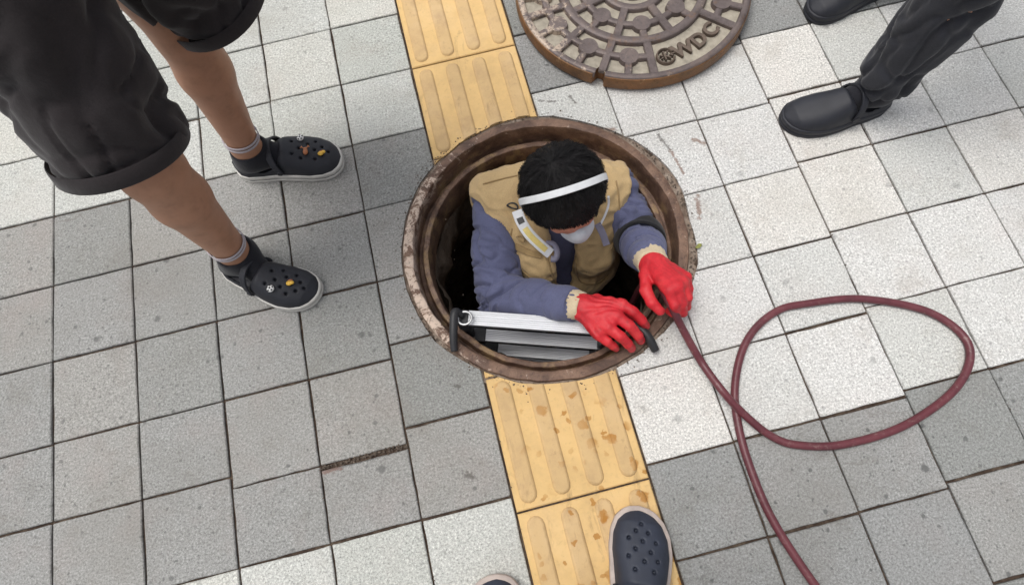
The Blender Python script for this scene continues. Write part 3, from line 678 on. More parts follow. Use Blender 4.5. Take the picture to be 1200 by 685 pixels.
# ------------------------------------------------------------------ clogs (also used by the bystanders)
TT = np.array([0, .015, .05, .12, .25, .4, .55, .7, .82, .91, .965, .99, 1.0]); WW = np.array([.0, .012, .0235, .0325, .0365, .0385, .0455, .0505, .0485, .040, .0275, .0155, .0])
def shoe(root, name, heel, toe, side, top_m, sole_m, line_m, charms=(), holes=True, label=None, width=1., rim=0.):
    """clog from heel to toe on the ground; side=+1 left foot, -1 right foot"""
    heel = np.asarray(heel, float); L = np.linalg.norm((toe-heel)[:2]); f = unit((toe-heel)*V(1, 1, 0)); lf = V(-f[1], f[0], 0)
    W3 = lambda P: heel*V(1, 1, 0)+np.asarray(P)[..., 0:1]*f+np.asarray(P)[..., 1:2]*lf+np.asarray(P)[..., 2:3]*V(0, 0, 1)
    yc = lambda t: -side*(.010*np.clip((t-.55)/.45, 0, 1)**1.3-.004*np.sin(np.clip(t, 0, 1)*PI))
    wf = lambda t: np.interp(t, TT, WW)*width*L/.27
    h = .0024; F = Field((-.01, -.075, .014), (L+.01, .075, .125), h); X = F.ax[0][:, None, None]; Y = F.ax[1][None, :, None]; Z = F.ax[2][None, None, :]
    t = X/L; w = np.maximum(wf(t), 1e-4)
    hh = np.interp(t, [0, .1, .3, .42, .52, .65, .8, .92, 1.0], [.058, .062, .056, .078, .090, .076, .062, .050, .030])
    g = ((np.abs(Y-yc(t))/w)**2.7+(np.maximum(Z-.018, 0)/np.maximum(hh-.018, .004))**2.5)**(1/2.6)
    F.D = np.clip((g-1)*np.minimum(w, .035)*.9, -.05, .06).astype(np.float32); F.D = np.where((Z < .018) & (F.D < 0), np.maximum(F.D, .018-Z), F.D)
    # foot opening
    iw = np.maximum(w-.006, .001); op = np.maximum(np.maximum((np.abs(Y-yc(t))-iw), .034-Z+0*X+0*Y), np.maximum(X-L*(.47)-(Z-.06)*.25+((Y-yc(t))/.05)**2*.022, .010-X))
    F.D = np.maximum(F.D, -op).astype(np.float32)
    hp = []
    if holes:
        for a, b in ((.60, -.45), (.60, .42), (.66, -.02), (.67, -.62), (.68, .66), (.725, -.32), (.735, .34), (.79, .0), (.79, -.6), (.80, .62), (.85, -.30), (.855, .3), (.905, 0)):
            xx = a*L; yy = float(yc(a)+b*wf(a)*.78); hz = float(np.interp(a, [0, .52, .65, .8, .92, 1.0], [.09, .090, .076, .062, .050, .030])); zz = .018+(hz-.018)*(1-abs(b*.78)**2.7)**(1/2.5)
            hp.append((xx, yy, zz)); F.cone((xx, yy, zz+.01), (xx, yy-.0*yy, zz-.006), .0042, .0038, .001, 'd')
    vs, Q = F.nets(2); me = qmesh(name, W3(vs), Q); s = kid(root, name, me, top_m)
    if label: s['label'] = label
    ang = []; K = 46
    ts = .5-.5*np.cos(np.linspace(0, PI, K)); out = [(tt*L, yc(tt)+wf(tt)) for tt in ts]+[(tt*L, yc(tt)-wf(tt)) for tt in ts[::-1][1:-1]]
    out = np.array([(float(a), float(b)) for a, b in out]); c0 = V(L*.5, 0); n = len(out); d = out-c0; d = d/np.linalg.norm(d, axis=1, keepdims=True)
    lay = [(-.001, .0), (.0025, .001), (.0030, .0105), (.0012, .0112), (.0012, .0150), (.0036, .0158), (.0036, .0255), (.0016, .0282), (-.012, .0284)]
    vv = np.concatenate([np.c_[out+d*(o+rim), np.full(n, z)] for o, z in lay]); ff = []; mi = []
    for r in range(len(lay)-1):
        for i in range(n): ff.append((r*n+i, (r*n+(i+1) % n), (r+1)*n+(i+1) % n, (r+1)*n+i)); mi.append(1 if r in (3,) else 0)
    me = pmesh('sole', W3(vv), ff, mi); bm = bmesh.new(); bm.from_mesh(me); bmesh.ops.recalc_face_normals(bm, faces=bm.faces); bm.to_mesh(me); bm.free(); me.shade_smooth()
    obj('sole', me, [sole_m, line_m], s)
    # strap folded over the instep
    th = np.linspace(-.05*PI, 1.05*PI, 25); ww = float(wf(.42))+.004
    P = [V(L*(.44-.045*math.sin(max(a, 0))), float(yc(.44))+ww*math.cos(a), .045+.052*max(math.sin(a), -.2)) for a in th]; N = [V(-.2, math.cos(a), math.sin(a)+.2) for a in th]
    Nn = [N[i][0]*f+N[i][1]*lf+N[i][2]*V(0, 0, 1) for i in range(len(N))]
    obj('strap', band('strap', W3(np.array(P)), Nn, .0085, .0022), top_m, s)
    for sg in (-1, 1):
        bm = bmesh.new(); bmesh.ops.create_cone(bm, cap_ends=True, segments=14, radius1=.0085, radius2=.007, depth=.005); me = bpy.data.meshes.new('strap_rivet'); bm.to_mesh(me); bm.free()
        me.transform(Matrix.Rotation(PI/2, 4, 'X')); me.transform(Matrix.Translation((L*.44, float(yc(.44))+sg*(ww+.002), .043))); place(me, [f, lf, V(0, 0, 1)], heel*V(1, 1, 0)); obj('strap_rivet', me, top_m, s)
    for kind, i in charms:
        p = W3(np.array(hp[i]))+V(0, 0, .003); make_charm(kind, p, s, f)
    return s, W3
def blob(name, c, r, seg=12):
    bm = bmesh.new(); bmesh.ops.create_uvsphere(bm, u_segments=seg, v_segments=8, radius=1)
    for v in bm.verts: v.co = (c[0]+v.co.x*r[0], c[1]+v.co.y*r[1], c[2]+v.co.z*r[2])
    me = bpy.data.meshes.new(name); bm.to_mesh(me); bm.free(); me.shade_smooth(); return me
def make_charm(kind, p, par, f):
    if kind == 'ball':
        obj('charm', blob('charm', p+V(0, 0, .003), (.0088, .0088, .006), 16), m_charm_w, par)
        for a in (0, 72, 144, 216, 288):
            q = p+V(math.cos(math.radians(a+20))*.0062, math.sin(math.radians(a+20))*.0062, .0068); obj('charm_patch', blob('charm_patch', q, (.0024, .0024, .0016), 8), m_charm_k, par)
        obj('charm_patch', blob('charm_patch', p+V(0, 0, .0088), (.0026, .0026, .0012), 8), m_charm_k, par)
    elif kind == 'yellow':
        obj('charm', blob('charm', p+V(0, 0, .003), (.0075, .0060, .0045)), m_charm_y, par); obj('charm', blob('charm', p+f*.006+V(.002, .003, .004), (.005, .0045, .004)), m_charm_y, par)
        obj('charm', blob('charm', p-f*.001+V(.004, .006, .003), (.006, .0028, .003)), m_charm_b, par)
    else:
        F = Field(p-V(.025, .025, .01), p+V(.03, .03, .02), .0015); a = V(0, 0, .004)
        F.ell(p+a, (.0065, .0085, .005), k=.003); F.ell(p+a+V(.001, .0075, .002), (.0045, .0045, .004), k=.003)
        for s in (-1, 1): F.chain([p+a+V(s*.002, .009, .002), p+a+V(s*.009, .013, .003), p+a+V(s*.013, .011, .003)], [.0016, .0015, .001], .002); F.cone(p+a+V(s*.008, .0125, .003), p+a+V(s*.008, .018, .003), .0013, .001, .002)
        v, q = F.nets(1); obj('charm', qmesh('charm', v, q), m_charm_b, par)

# ------------------------------------------------------------------ the worker in the manhole
man = empty('person', (.14, .70, -1.52)); tag(man, 'person in tan vest and blue shirt standing in the manhole wearing red gloves', 'person')
Hc = at(660, 224, .205)
toC = unit(CC-Hc); hf0 = -CU*.96+CR*.27; hf0 = unit(hf0-toC*(hf0@toC)); ta = math.radians(9)
hu = toC*math.cos(ta)-hf0*math.sin(ta); hf = hf0*math.cos(ta)+toC*math.sin(ta); hr = np.cross(hf, hu)       # hr: image left? checked below
HA = np.array([hr, hf, hu])                     # local x = his right-hand side
hp_ = lambda x, y, z: Hc+hr*x+hf*y+hu*z
S1, E1, W1 = V(-.012, .758, -.035), at(584, 346, -.075), at(674, 357, .048)
S2, E2, W2 = V(.305, .738, -.045), at(748, 278, -.09), at(761, 303, .045)
NK = V(.150, .752, .035); CHT, CHB, PEL = V(.148, .738, -.09), V(.145, .655, -.30), V(.135, .68, -.56)
HIPS = [V(.05, .72, -.60), V(.22, .72, -.60)]; KN = [V(.04, .62, -1.02), V(.24, .62, -1.02)]; AN = [V(.05, .70, -1.43), V(.23, .70, -1.43)]
g1 = dict(w=at(681, 359, .050), mcp=[at(729, 357, .074), at(723, 371, .080), at(713, 383, .074), at(701, 391, .060)],
          fin=[[at(742, 365, .075), at(753, 376, .057), at(757, 382, .034)], [at(738, 382, .080), at(748, 393, .058), at(751, 399, .032)], [at(727, 394, .074), at(736, 403, .054), at(740, 408, .030)], [at(712, 400, .056), at(719, 405, .042), at(722, 408, .026)]],
          th=[at(699, 352, .050), at(722, 361, .036), at(742, 377, .022)])
g2 = dict(w=at(764, 309, .060), mcp=[at(784, 340, .116), at(793, 336, .116), at(800, 331, .106), at(804, 325, .090)],
          fin=[[at(791, 357, .104), at(792, 367, .074), at(784, 364, .050)], [at(799, 355, .098), at(800, 366, .066), at(790, 363, .044)], [at(805, 348, .088), at(804, 359, .056), at(795, 358, .040)], [at(807, 339, .072), at(806, 350, .046), at(799, 351, .036)]],
          th=[at(757, 323, .070), at(757, 340, .090), at(764, 354, .094), at(774, 364, .088)])
def hand_into(F, g, wr, scale, k):
    for m, fi, s in zip(g['mcp'], g['fin'], (1, 1.03, 1, .9)):
        F.cone(g['w'], m, wr*scale, .0165*s*scale, .012)
    for m, fi, s in zip(g['mcp'], g['fin'], (1, 1.03, 1, .9)):
        F.chain([m]+fi, [.0142*s*scale, .0128*s*scale, .0115*s*scale, .0102*s*scale], k)
    th = g['th']; F.chain([g['w']]+th, [wr*scale*.9]+list(np.linspace(.0165, .0115, len(th))*scale), .006)
# body: one continuous mesh
F = Field((-.2, .18, -1.54), (.5, .96, .37), .0062)
F.cone(CHT, CHB, .098, .092, .04, sc=(1.42, 1, 1)); F.cone(CHB, PEL, .088, .092, .04, sc=(1.4, 1, 1))
F.cone(NK-V(0, 0, .05), S1, .05, .045, .04); F.cone(NK-V(0, 0, .05), S2, .05, .045, .04)
F.chain([S1, E1, W1], [.046, .037, .027], .015); F.chain([S2, E2, W2], [.046, .037, .027], .015)
F.cone(NK-V(0, 0, .03), hp_(0, -.035, -.07), .054, .050, .03)
F.ell(hp_(0, -.004, .02), (.079, .084, .096), HA, .01); F.ell(hp_(0, .038, -.045), (.056, .052, .072), HA, .025)
F.cone(hp_(0, .083, -.008), hp_(0, .098, -.047), .008, .012, .012)
for s in (-1, 1):
    F.ell(hp_(s*.079, -.012, -.028), (.010, .019, .030), HA, .008); F.ell(hp_(s*.030, .080, -.002), (.014, .008, .008), HA, .008); F.cone(hp_(s*.012, .085, .012), hp_(s*.045, .074, .010), .007, .006, .01)
hand_into(F, g1, .021, .8, .004); hand_into(F, g2, .022, .8, .004)
for i in (0, 1): F.chain([HIPS[i], KN[i], AN[i]], [.085, .056, .040], .03); F.chain([AN[i]-V(0, 0, .03), AN[i]+V(0, -.16, -.06)], [.038, .030], .03)
v, q = F.nets(3); body = kid(man, 'body', qmesh('body', v, q), m_face)
# shirt
def folds(vs, Q, amp, a, b, seed, across=26, along=70, ridged=True):
    """cloth folds that run slantwise round the limb a-b"""
    N = vnorm(vs, Q); ax = unit(np.asarray(b)-a); d = vs-a; s = d@ax; p = d-s[:, None]*ax
    ref = unit(np.cross(ax, V(.3, .2, 1))); r2 = np.cross(ax, ref); C = np.stack([s*along+(p@ref)*across*.9, (p@ref)*across, (p@r2)*across], 1)
    W_ = np.stack([vnoise(C*.3, seed+40), vnoise(C*.3, seed+41), vnoise(C*.3, seed+42)], 1); C = C+W_*1.1; n1 = vnoise(C*.50, seed); n2 = vnoise(C*1.15, seed+7); n = .35*n2-1.25*np.clip(1-np.abs(n1)*5.0, 0, 1)**.8-.55*np.clip(1-np.abs(n2)*4.5, 0, 1)+.45
    return N*(amp*n)[:, None]
F = Field((-.16, .34, -.60), (.46, .94, .14), .0034)
F.cone(CHT, CHB, .106, .104, .05, sc=(1.44, 1, 1)); F.cone(CHB, PEL, .102, .106, .04, sc=(1.4, 1, 1))
F.cone(NK-V(0, 0, .052), S1, .054, .054, .04); F.cone(NK-V(0, 0, .052), S2, .054, .054, .04)
F.chain([S1, lerp(S1, E1, .55), E1], [.052, .059, .055], .02); F.chain([E1, lerp(E1, W1, .5), lerp(E1, W1, .93)], [.054, .045, .037], .02)
F.chain([S2, lerp(S2, E2, .55), E2], [.053, .055, .054], .02); F.chain([E2, lerp(E2, W2, .5), lerp(E2, W2, .9)], [.054, .047, .040], .02)
F.cone(NK+V(0, .01, -.04), NK+V(0, -.02, .03), .068, .064, .02)                     # collar
F.cone(NK+V(0, -.01, .00), NK+V(0, -.05, .13), .054, .062, .004, 'd')
v, q = F.nets(2)
def seg_w(vs, a, b):
    ax = b-a; t = np.clip(((vs-a)@ax)/(ax@ax), 0, 1); return np.linalg.norm(vs-a-t[:, None]*ax, axis=1)
dU1, dF1, dU2, dF2 = seg_w(v, S1, E1), seg_w(v, E1, W1), seg_w(v, S2, E2), seg_w(v, E2, W2); mn = np.argmin(np.stack([dU1, dF1, dU2, dF2, np.full(len(v), .085)]), 0)
dd = np.zeros_like(v)
for i, (a, b, sd_) in enumerate(((S1, E1, 1), (E1, W1, 5), (S2, E2, 9), (E2, W2, 13))):
    el = E1 if i < 2 else E2; near = np.exp(-(np.linalg.norm(v-el, axis=1)/.13)**2)
    dd += np.where((mn == i)[:, None], folds(v, q, .0100, a, b, sd_, 17, 40)*(.62+.6*near)[:, None], 0)
v = v+dd; shirt = kid(man, 'shirt', qmesh('shirt', v, q), m_shirt)
# shirt cuffs and knitted glove cuffs
def cuff(name, a, b, r0, r1, mat, ribs=0, parent=None, seg=40):
    vs = []; n = 10; ax = unit(b-a); x = unit(np.cross(ax, V(.2, .3, 1))); y = np.cross(ax, x)
    for i in range(n+2):
        t = min(i, n)/n; r = (r0+(r1-r0)*t)+.0022*math.sin(t*PI)-(.006 if i == n+1 else 0)
        for k in range(seg):
            w = 2*PI*k/seg; rr = r+(.0009*(1 if k % 2 else -1) if ribs else 0)+.002*math.sin(3*w+4*t); vs.append(a+(b-a)*t+rr*(x*math.cos(w)+y*math.sin(w)))
    fs = [(i*seg+k, i*seg+(k+1) % seg, (i+1)*seg+(k+1) % seg, (i+1)*seg+k) for i in range(n+1) for k in range(seg)]
    me = pmesh(name, vs, fs); me.shade_smooth(); return kid(man, name, me, mat, parent=parent)
d1 = unit(g1['w']-lerp(E1, W1, .7)); d2 = unit(g2['w']-lerp(E2, W2, .8))
cuff('shirt_cuff', lerp(E1, W1, .80), lerp(E1, W1, .98), .0410, .0390, m_shirt)
cuff('shirt_cuff', lerp(E2, W2, .76), lerp(E2, W2, .93), .0435, .0415, m_shirt)
cuff('glove_cuff', lerp(E1, W1, .92), g1['w']+d1*.004, .0330, .0315, m_cream, 1)
cuff('glove_cuff', lerp(E2, W2, .88), g2['w']+d2*.004, .0365, .0345, m_cream, 1)
cuff('arm_band', lerp(E2, W2, .02), lerp(E2, W2, .34), .0650, .0600, m_armband)
# gloves
def glove(g, lo, hi, seed, amp):
    F = Field(lo, hi, .0022); hand_into(F, g, .0275, .94, .003); v, q = F.nets(2); N = vnorm(v, q); w = g['w']; k = np.mean(g['mcp'], 0); ax = unit(k-w); d = v-w; s = d@ax
    ac = unit(np.cross(ax, V(0, 0, 1))); c = d@ac
    rid = np.sin((c*1.0+s*.35*np.sin(c*60+seed))*330+6*fbm(v*22, seed, 2)); back = np.exp(-((s-.045)/.035)**2)
    v = v+N*(amp*rid*back+.0012*fbm(v*55, seed+3, 2))[:, None]; return relax(v, q, 1), q
lo = np.min([*g1['mcp'], *sum(g1['fin'], []), *g1['th'], g1['w']], 0)-.05; hi = np.max([*g1['mcp'], *sum(g1['fin'], []), *g1['th'], g1['w']], 0)+.05
kid(man, 'glove', qmesh('glove', *glove(g1, lo, hi, 2, .0016)), m_glove)
lo = np.min([*g2['mcp'], *sum(g2['fin'], []), *g2['th'], g2['w']], 0)-.05; hi = np.max([*g2['mcp'], *sum(g2['fin'], []), *g2['th'], g2['w']], 0)+.05
kid(man, 'glove', qmesh('glove', *glove(g2, lo, hi, 6, .0008)), m_glove)
# vest: a shell over the shirt with armholes, neck and an open front
F = Field((-.16, .50, -.66), (.46, .96, .13), .004)
F.cone(CHT, CHB, .121, .121, .05, sc=(1.44, 1, 1)); F.cone(CHB, PEL, .119, .122, .04, sc=(1.4, 1, 1))
F.cone(NK-V(0, 0, .050), S1, .068, .0665, .04); F.cone(NK-V(0, 0, .050), S2, .068, .0665, .04)
F.cone(V(.005, .722, -.040), V(.085, .572, -.085), .0665, .054, .03); F.cone(S2+V(-.046, -.015, -.012), V(.228, .608, -.15), .074, .062, .03)
pk = [(at(628, 312, -.16), V(.037, .03, .042)), (at(694, 309, -.16), V(.044, .03, .050))]
for c, e in pk: F.box(V(c[0], .588, c[2]), (e[0], .018, e[2]), [V(1,0,0),unit(V(0,1,.38)),unit(V(0,-.38,1))], r=.008, k=.01)
I = Field((-.16, .50, -.66), (.46, .96, .13), .004)
I.cone(CHT, CHB, .109, .109, .05, sc=(1.44, 1, 1)); I.cone(CHB, PEL, .106, .110, .04, sc=(1.4, 1, 1))
I.cone(NK-V(0, 0, .052), S1, .057, .057, .04); I.cone(NK-V(0, 0, .052), S2, .057, .057, .04)
F.D = np.maximum(F.D, -I.D)
for a_, b_, ra_, rb_ in ((V(-.150, .76, -.04), V(-.098, .68, -.03), .060, .074), (V(-.098, .68, -.03), V(-.080, .53, -.06), .074, .097), (V(.405, .76, -.02), V(.402, .68, -.04), .072, .078), (V(.402, .68, -.04), V(.37, .56, -.16), .078, .085), (S1+V(-.03, .03, -.16), S1+V(-.10, 0, -.5), .07, .08), (S2+V(.03, .03, -.18), S2+V(.10, 0, -.5), .07, .08)):
    F.cone(a_, b_, ra_, rb_, .003, 'd')
F.cone(NK+V(0, -.012, -.03), NK+V(0, -.03, .12), .066, .085, .006, 'd')
for t in np.linspace(0, 1, 14):
    F.cone(lerp(NK+V(.004, -.10, .0), V(.146, .60, -.42), t), lerp(NK+V(.004, -.22, .0), V(.146, .45, -.42), t), .040*(1-t)**1.2+.009, .040*(1-t)**1.2+.009, .004, 'd')
v, q = F.nets(2); N = vnorm(v, q)
v = v+N*(.0022*fbm(v*V(30, 30, 16), 3, 3)+.0020*(1-2*np.abs(vnoise(v*V(14, 14, 42), 8))))[:, None]
v = v+N*(.0035*(1-2.2*np.abs(fbm(v*V(20, 20, 26)+vnoise(v*18, 31)[:, None], 17, 2))))[:, None]; vest = kid(man, 'vest', qmesh('vest', relax(v, q, 1), q), m_vest)
from mathutils.bvhtree import BVHTree
vest_v = relax(v, q, 1); BV = BVHTree.FromPolygons([tuple(x) for x in vest_v], [tuple(map(int, x)) for x in q])
def seam(name, pix, r, mat, w=None, off=.001):
    P, N = [], []
    for a in spline([V(*p, 0) for p in pix], 8):
        d = unit(at(a[0], a[1], 0)-CC); hit = BV.ray_cast(Vector(CC), Vector(d), 3)
        if hit[0] is None or (P and np.linalg.norm(np.array(hit[0])-P[-1]) > .05): continue
        P.append(np.array(hit[0])); N.append(np.array(hit[1]) if np.dot(hit[1], d) < 0 else -np.array(hit[1]))
    if len(P) < 4: return
    P = np.array(P); N = np.array(N)
    for _ in range(3): P[1:-1] = (P[:-2]+2*P[1:-1]+P[2:])/4
    P = P+N*off
    kid(man, name, tube(name, P, r, 6) if w is None else band(name, P, N, w, r), mat, parent=vest)
seam('seam', [(566, 216), (580, 212), (596, 208), (606, 206)], .0022, m_vest2)
seam('seam', [(600, 268), (598, 285), (604, 305), (618, 322), (636, 331)], .0024, m_vest2)
seam('seam', [(640, 300), (646, 318), (652, 338)], .0030, m_vest2); seam('seam', [(668, 292), (664, 315), (662, 338)], .0030, m_vest2)
seam('pocket_flap', [(674, 294), (690, 297), (713, 295)], .0030, m_vest2, .009, .002)
seam('pocket_flap', [(604, 288), (620, 296), (634, 300)], .0030, m_vest2, .008, .002)
seam('seam', [(675, 300), (676, 315), (680, 330), (700, 332), (712, 322)], .0024, m_vest2)
seam('seam', [(722, 212), (726, 240), (722, 270), (716, 292)], .0022, m_vest2)
# collar roll of the vest and the dark front edges
th = np.linspace(-.80*PI, .80*PI, 40)
P = [NK+V(0, -.014, -.004)+V(math.sin(t)*.078, math.cos(t)*.072, .010*math.cos(t)-.012*abs(math.sin(t))**2-.05*max(0, -math.cos(t))) for t in th]
kid(man, 'collar', tube('collar', spline(P, 2), .0105, 10), m_vest2, parent=vest)
# D-rings on the chest
def dring(c, s, mat, tilt):
    th = np.linspace(-PI/2, PI/2, 14); P = [V(math.cos(t)*.85, math.sin(t), 0) for t in th]; P += [V(0, 1, 0), V(-.12, .0, 0), V(0, -1, 0)]; ca, sa = math.cos(tilt), math.sin(tilt)
    W = [c+s*V(p[0]*ca-p[1]*sa, p[0]*sa+p[1]*ca, -p[1]*.3) for p in P]; kid(man, 'd_ring', tube('d_ring', W, .0022, 8), mat, parent=vest)
def on_vest(px, py):
    h_ = BV.ray_cast(Vector(CC), Vector(unit(at(px, py, 0)-CC)), 3); return np.array(h_[0])+unit(CC-np.array(h_[0]))*.008 if h_[0] else at(px, py, 0)
dring(on_vest(600, 243), .0150, m_black, .9); dring(on_vest(609, 281), .0125, m_vest2, .5)
# hair: solid cap plus strands
F = Field(Hc-.17, Hc+.17, .004)
F.ell(hp_(0, -.006, .030), (.0925, .090, .101), HA, .01); F.ell(hp_(0, -.036, -.03), (.078, .056, .070), HA, .03)
F.ell(hp_(.014, .098, -.066), (.105, .067, .090), HA, .010, 'd'); 
for s in (-1, 1): F.ell(hp_(s*.085, .012, -.062), (.028, .050, .052), HA, .008, 'd')
v, q = F.nets(3); N = vnorm(v, q)
loc = (v-Hc)@HA.T; fl = np.stack([loc[:, 0]*1.0, loc[:, 1]+.045, np.zeros(len(v))], 1)
v2 = v+N*(.0045*fbm(np.stack([np.arctan2(fl[:, 0], fl[:, 1])*7, loc[:, 2]*28, np.hypot(fl[:, 0], fl[:, 1])*10], 1), 4, 3))[:, None]
hair = kid(man, 'hair', qmesh('hair', v2, q), m_hair)
pick = RNG.choice(len(v2), 16000); vs, fs = [], []
whorl = hp_(.008, -.045, .125)
for i in pick:
    p, n = v2[i], N[i]; d = p-whorl; d = d-n*(d@n); L = np.linalg.norm(d)
    d = d/(L+1e-6)+RNG.normal(size=3)*.17+hf*.10; d = unit(d-n*(d@n)); ln = RNG.uniform(.012, .026)*(.55 if ((p-Hc)@hf) > .05 else 1); sd_ = np.cross(n, d)*.00042
    lift = RNG.uniform(.0005, .006); b = len(vs)
    a0 = p-n*.001; a1 = p+d*ln*.55+n*(lift*.9-.0008*ln/.02); a2 = p+d*ln+n*(lift*.4-.004*ln/.03)
    vs += [a0-sd_, a0+sd_, a1-sd_*.9, a1+sd_*.9, a2]; fs += [(b, b+1, b+3, b+2), (b+2, b+3, b+4)]
kid(man, 'hair_strands', pmesh('hair_strands', vs, fs), m_hair, parent=hair)
# dust mask with its strap over the crown
F = Field(Hc+hf*.10-.10, Hc+hf*.10+.10, .003); F.ell(hp_(-.008, .074, -.080), (.041, .034, .042), HA, .01); F.ell(hp_(-.007, .094, -.044), (.024, .022, .040), HA, .02); F.ell(hp_(0, .042, -.070), (.045, .045, .06), HA, .004, 'd')
v, q = F.nets(2); mask = kid(man, 'face_mask', qmesh('face_mask', v, q), m_maskw)
def over_head(y0, z0, ytop, rad=(.0990, .100, .1125)):
    P, N = [], []
    for t in np.linspace(-.02*PI, 1.02*PI, 41):
        c, s = math.cos(t), math.sin(t); y = y0+(ytop-y0)*s; z = s
        yy = (y+.008)/rad[1]; k = math.sqrt(max(1e-3, 1-yy*yy)); zz = .030+rad[2]*k*(s if s > 0 else 0)+(z0-.030)*max(0, 1-s)**5
        P.append(hp_(rad[0]*k*c*(1 if s > .0 else .98), y, zz)); N.append(hr*c+hu*max(s, .05))
    return P, N
P, N = over_head(-.004, -.045, .022); kid(man, 'mask_strap', band('mask_strap', P, N, .0072, .0012), m_elastic, parent=mask)
# reflective strap round the neck with a mauve rubber end on each side
P = spline([at(606, 247, .060), at(611, 260, .058), at(620, 274, .050), at(632, 286, .036), at(645, 297, .016)], 8); N = [unit(CC-p) for p in P]
ns = kid(man, 'neck_strap', band('neck_strap', P, N, .0135, .0035), m_elastic); lift = V(0, 0, .0042)
kid(man, 'yellow_stripe', band('yellow_stripe', P[12:30]+np.array(N[12:30])*.0035, N[12:30], .0072, .0012), m_yellow, parent=ns)
kid(man, 'black_patch', band('black_patch', P[5:10]+np.array(N[5:10])*.0035, N[5:10], .0082, .0012), m_black, parent=ns)
P = spline([at(640, 284, .030), at(649, 286, .030), at(653, 295, .020), at(651, 303, .012), at(646, 303, .010)], 6); kid(man, 'strap_end', tube('strap_end', P, np.linspace(.006, .0085, len(P)), 10), m_greyrub, parent=ns)
P = spline([at(713, 230, .08), at(713, 240, .06), at(709, 252, .05), at(703, 264, .045)], 6); kid(man, 'cord', tube('cord', P, .003, 8), m_elastic, parent=ns)
P = spline([at(700, 262, .046), at(706, 273, .036), at(711, 287, .02)], 6); N = [unit(CC-p) for p in P]; kid(man, 'strap_end', band('strap_end', P, N, .0085, .003), m_greyrub, parent=ns)
# trousers and boots
F = Field((-.1, .5, -1.52), (.38, .88, -.42), .008)
F.cone(PEL+V(0, 0, .05), PEL-V(0, 0, .04), .105, .10, .04, sc=(1.4, 1, 1))
for i in (0, 1): F.chain([HIPS[i], KN[i], AN[i]+V(0, 0, .06)], [.10, .072, .062], .03)
v, q = F.nets(2); v = v+vnorm(v, q)*(.004*fbm(v*V(24, 24, 40), 2, 2))[:, None]; kid(man, 'trousers', qmesh('trousers', v, q), m_navy)
for i in (0, 1):
    a = AN[i]; F = Field(a-V(.09, .25, .12), a+V(.09, .12, .16), .006); F.cone(a+V(0, .01, .10), a-V(0, 0, .04), .060, .052, .02); F.cone(a+V(0, .02, -.055), a+V(0, -.17, -.055), .046, .044, .03, sc=(1.05, 1, .9)); v, q = F.nets(2); kid(man, 'boot', qmesh('boot', v, q), m_black)

# ------------------------------------------------------------------ hose
hz = .0090
P = [V(.30, .50, -.75), V(.325, .48, -.40), V(.330, .475, -.12), at(767, 318, .045), at(774, 334, .080), at(781, 348, .094), at(789, 363, .088), at(803, 391, .055), at(822, 424, .024), at(846, 457, .034), at(872, 485, .020), at(903, 510, hz), at(935, 521, hz), at(990, 520, hz), at(1062, 497, hz), at(1122, 452, hz), at(1135, 404, hz), at(1090, 366, hz), at(1010, 350, hz),
     at(943, 356, hz), at(911, 364, hz), at(884, 386, hz), at(868, 416, hz), at(861, 458, hz), at(866, 502, hz), at(880, 550, hz), at(904, 606, hz), at(943, 668, hz), at(985, 722, hz), at(1050, 790, hz), at(1180, 870, hz), at(1400, 930, hz)]
hose = obj('hose', tube('hose', spline(P, 14), .0088, 16), m_hose); tag(hose, 'dusty maroon rubber hose looping over the slabs from the gloved hand', 'hose')

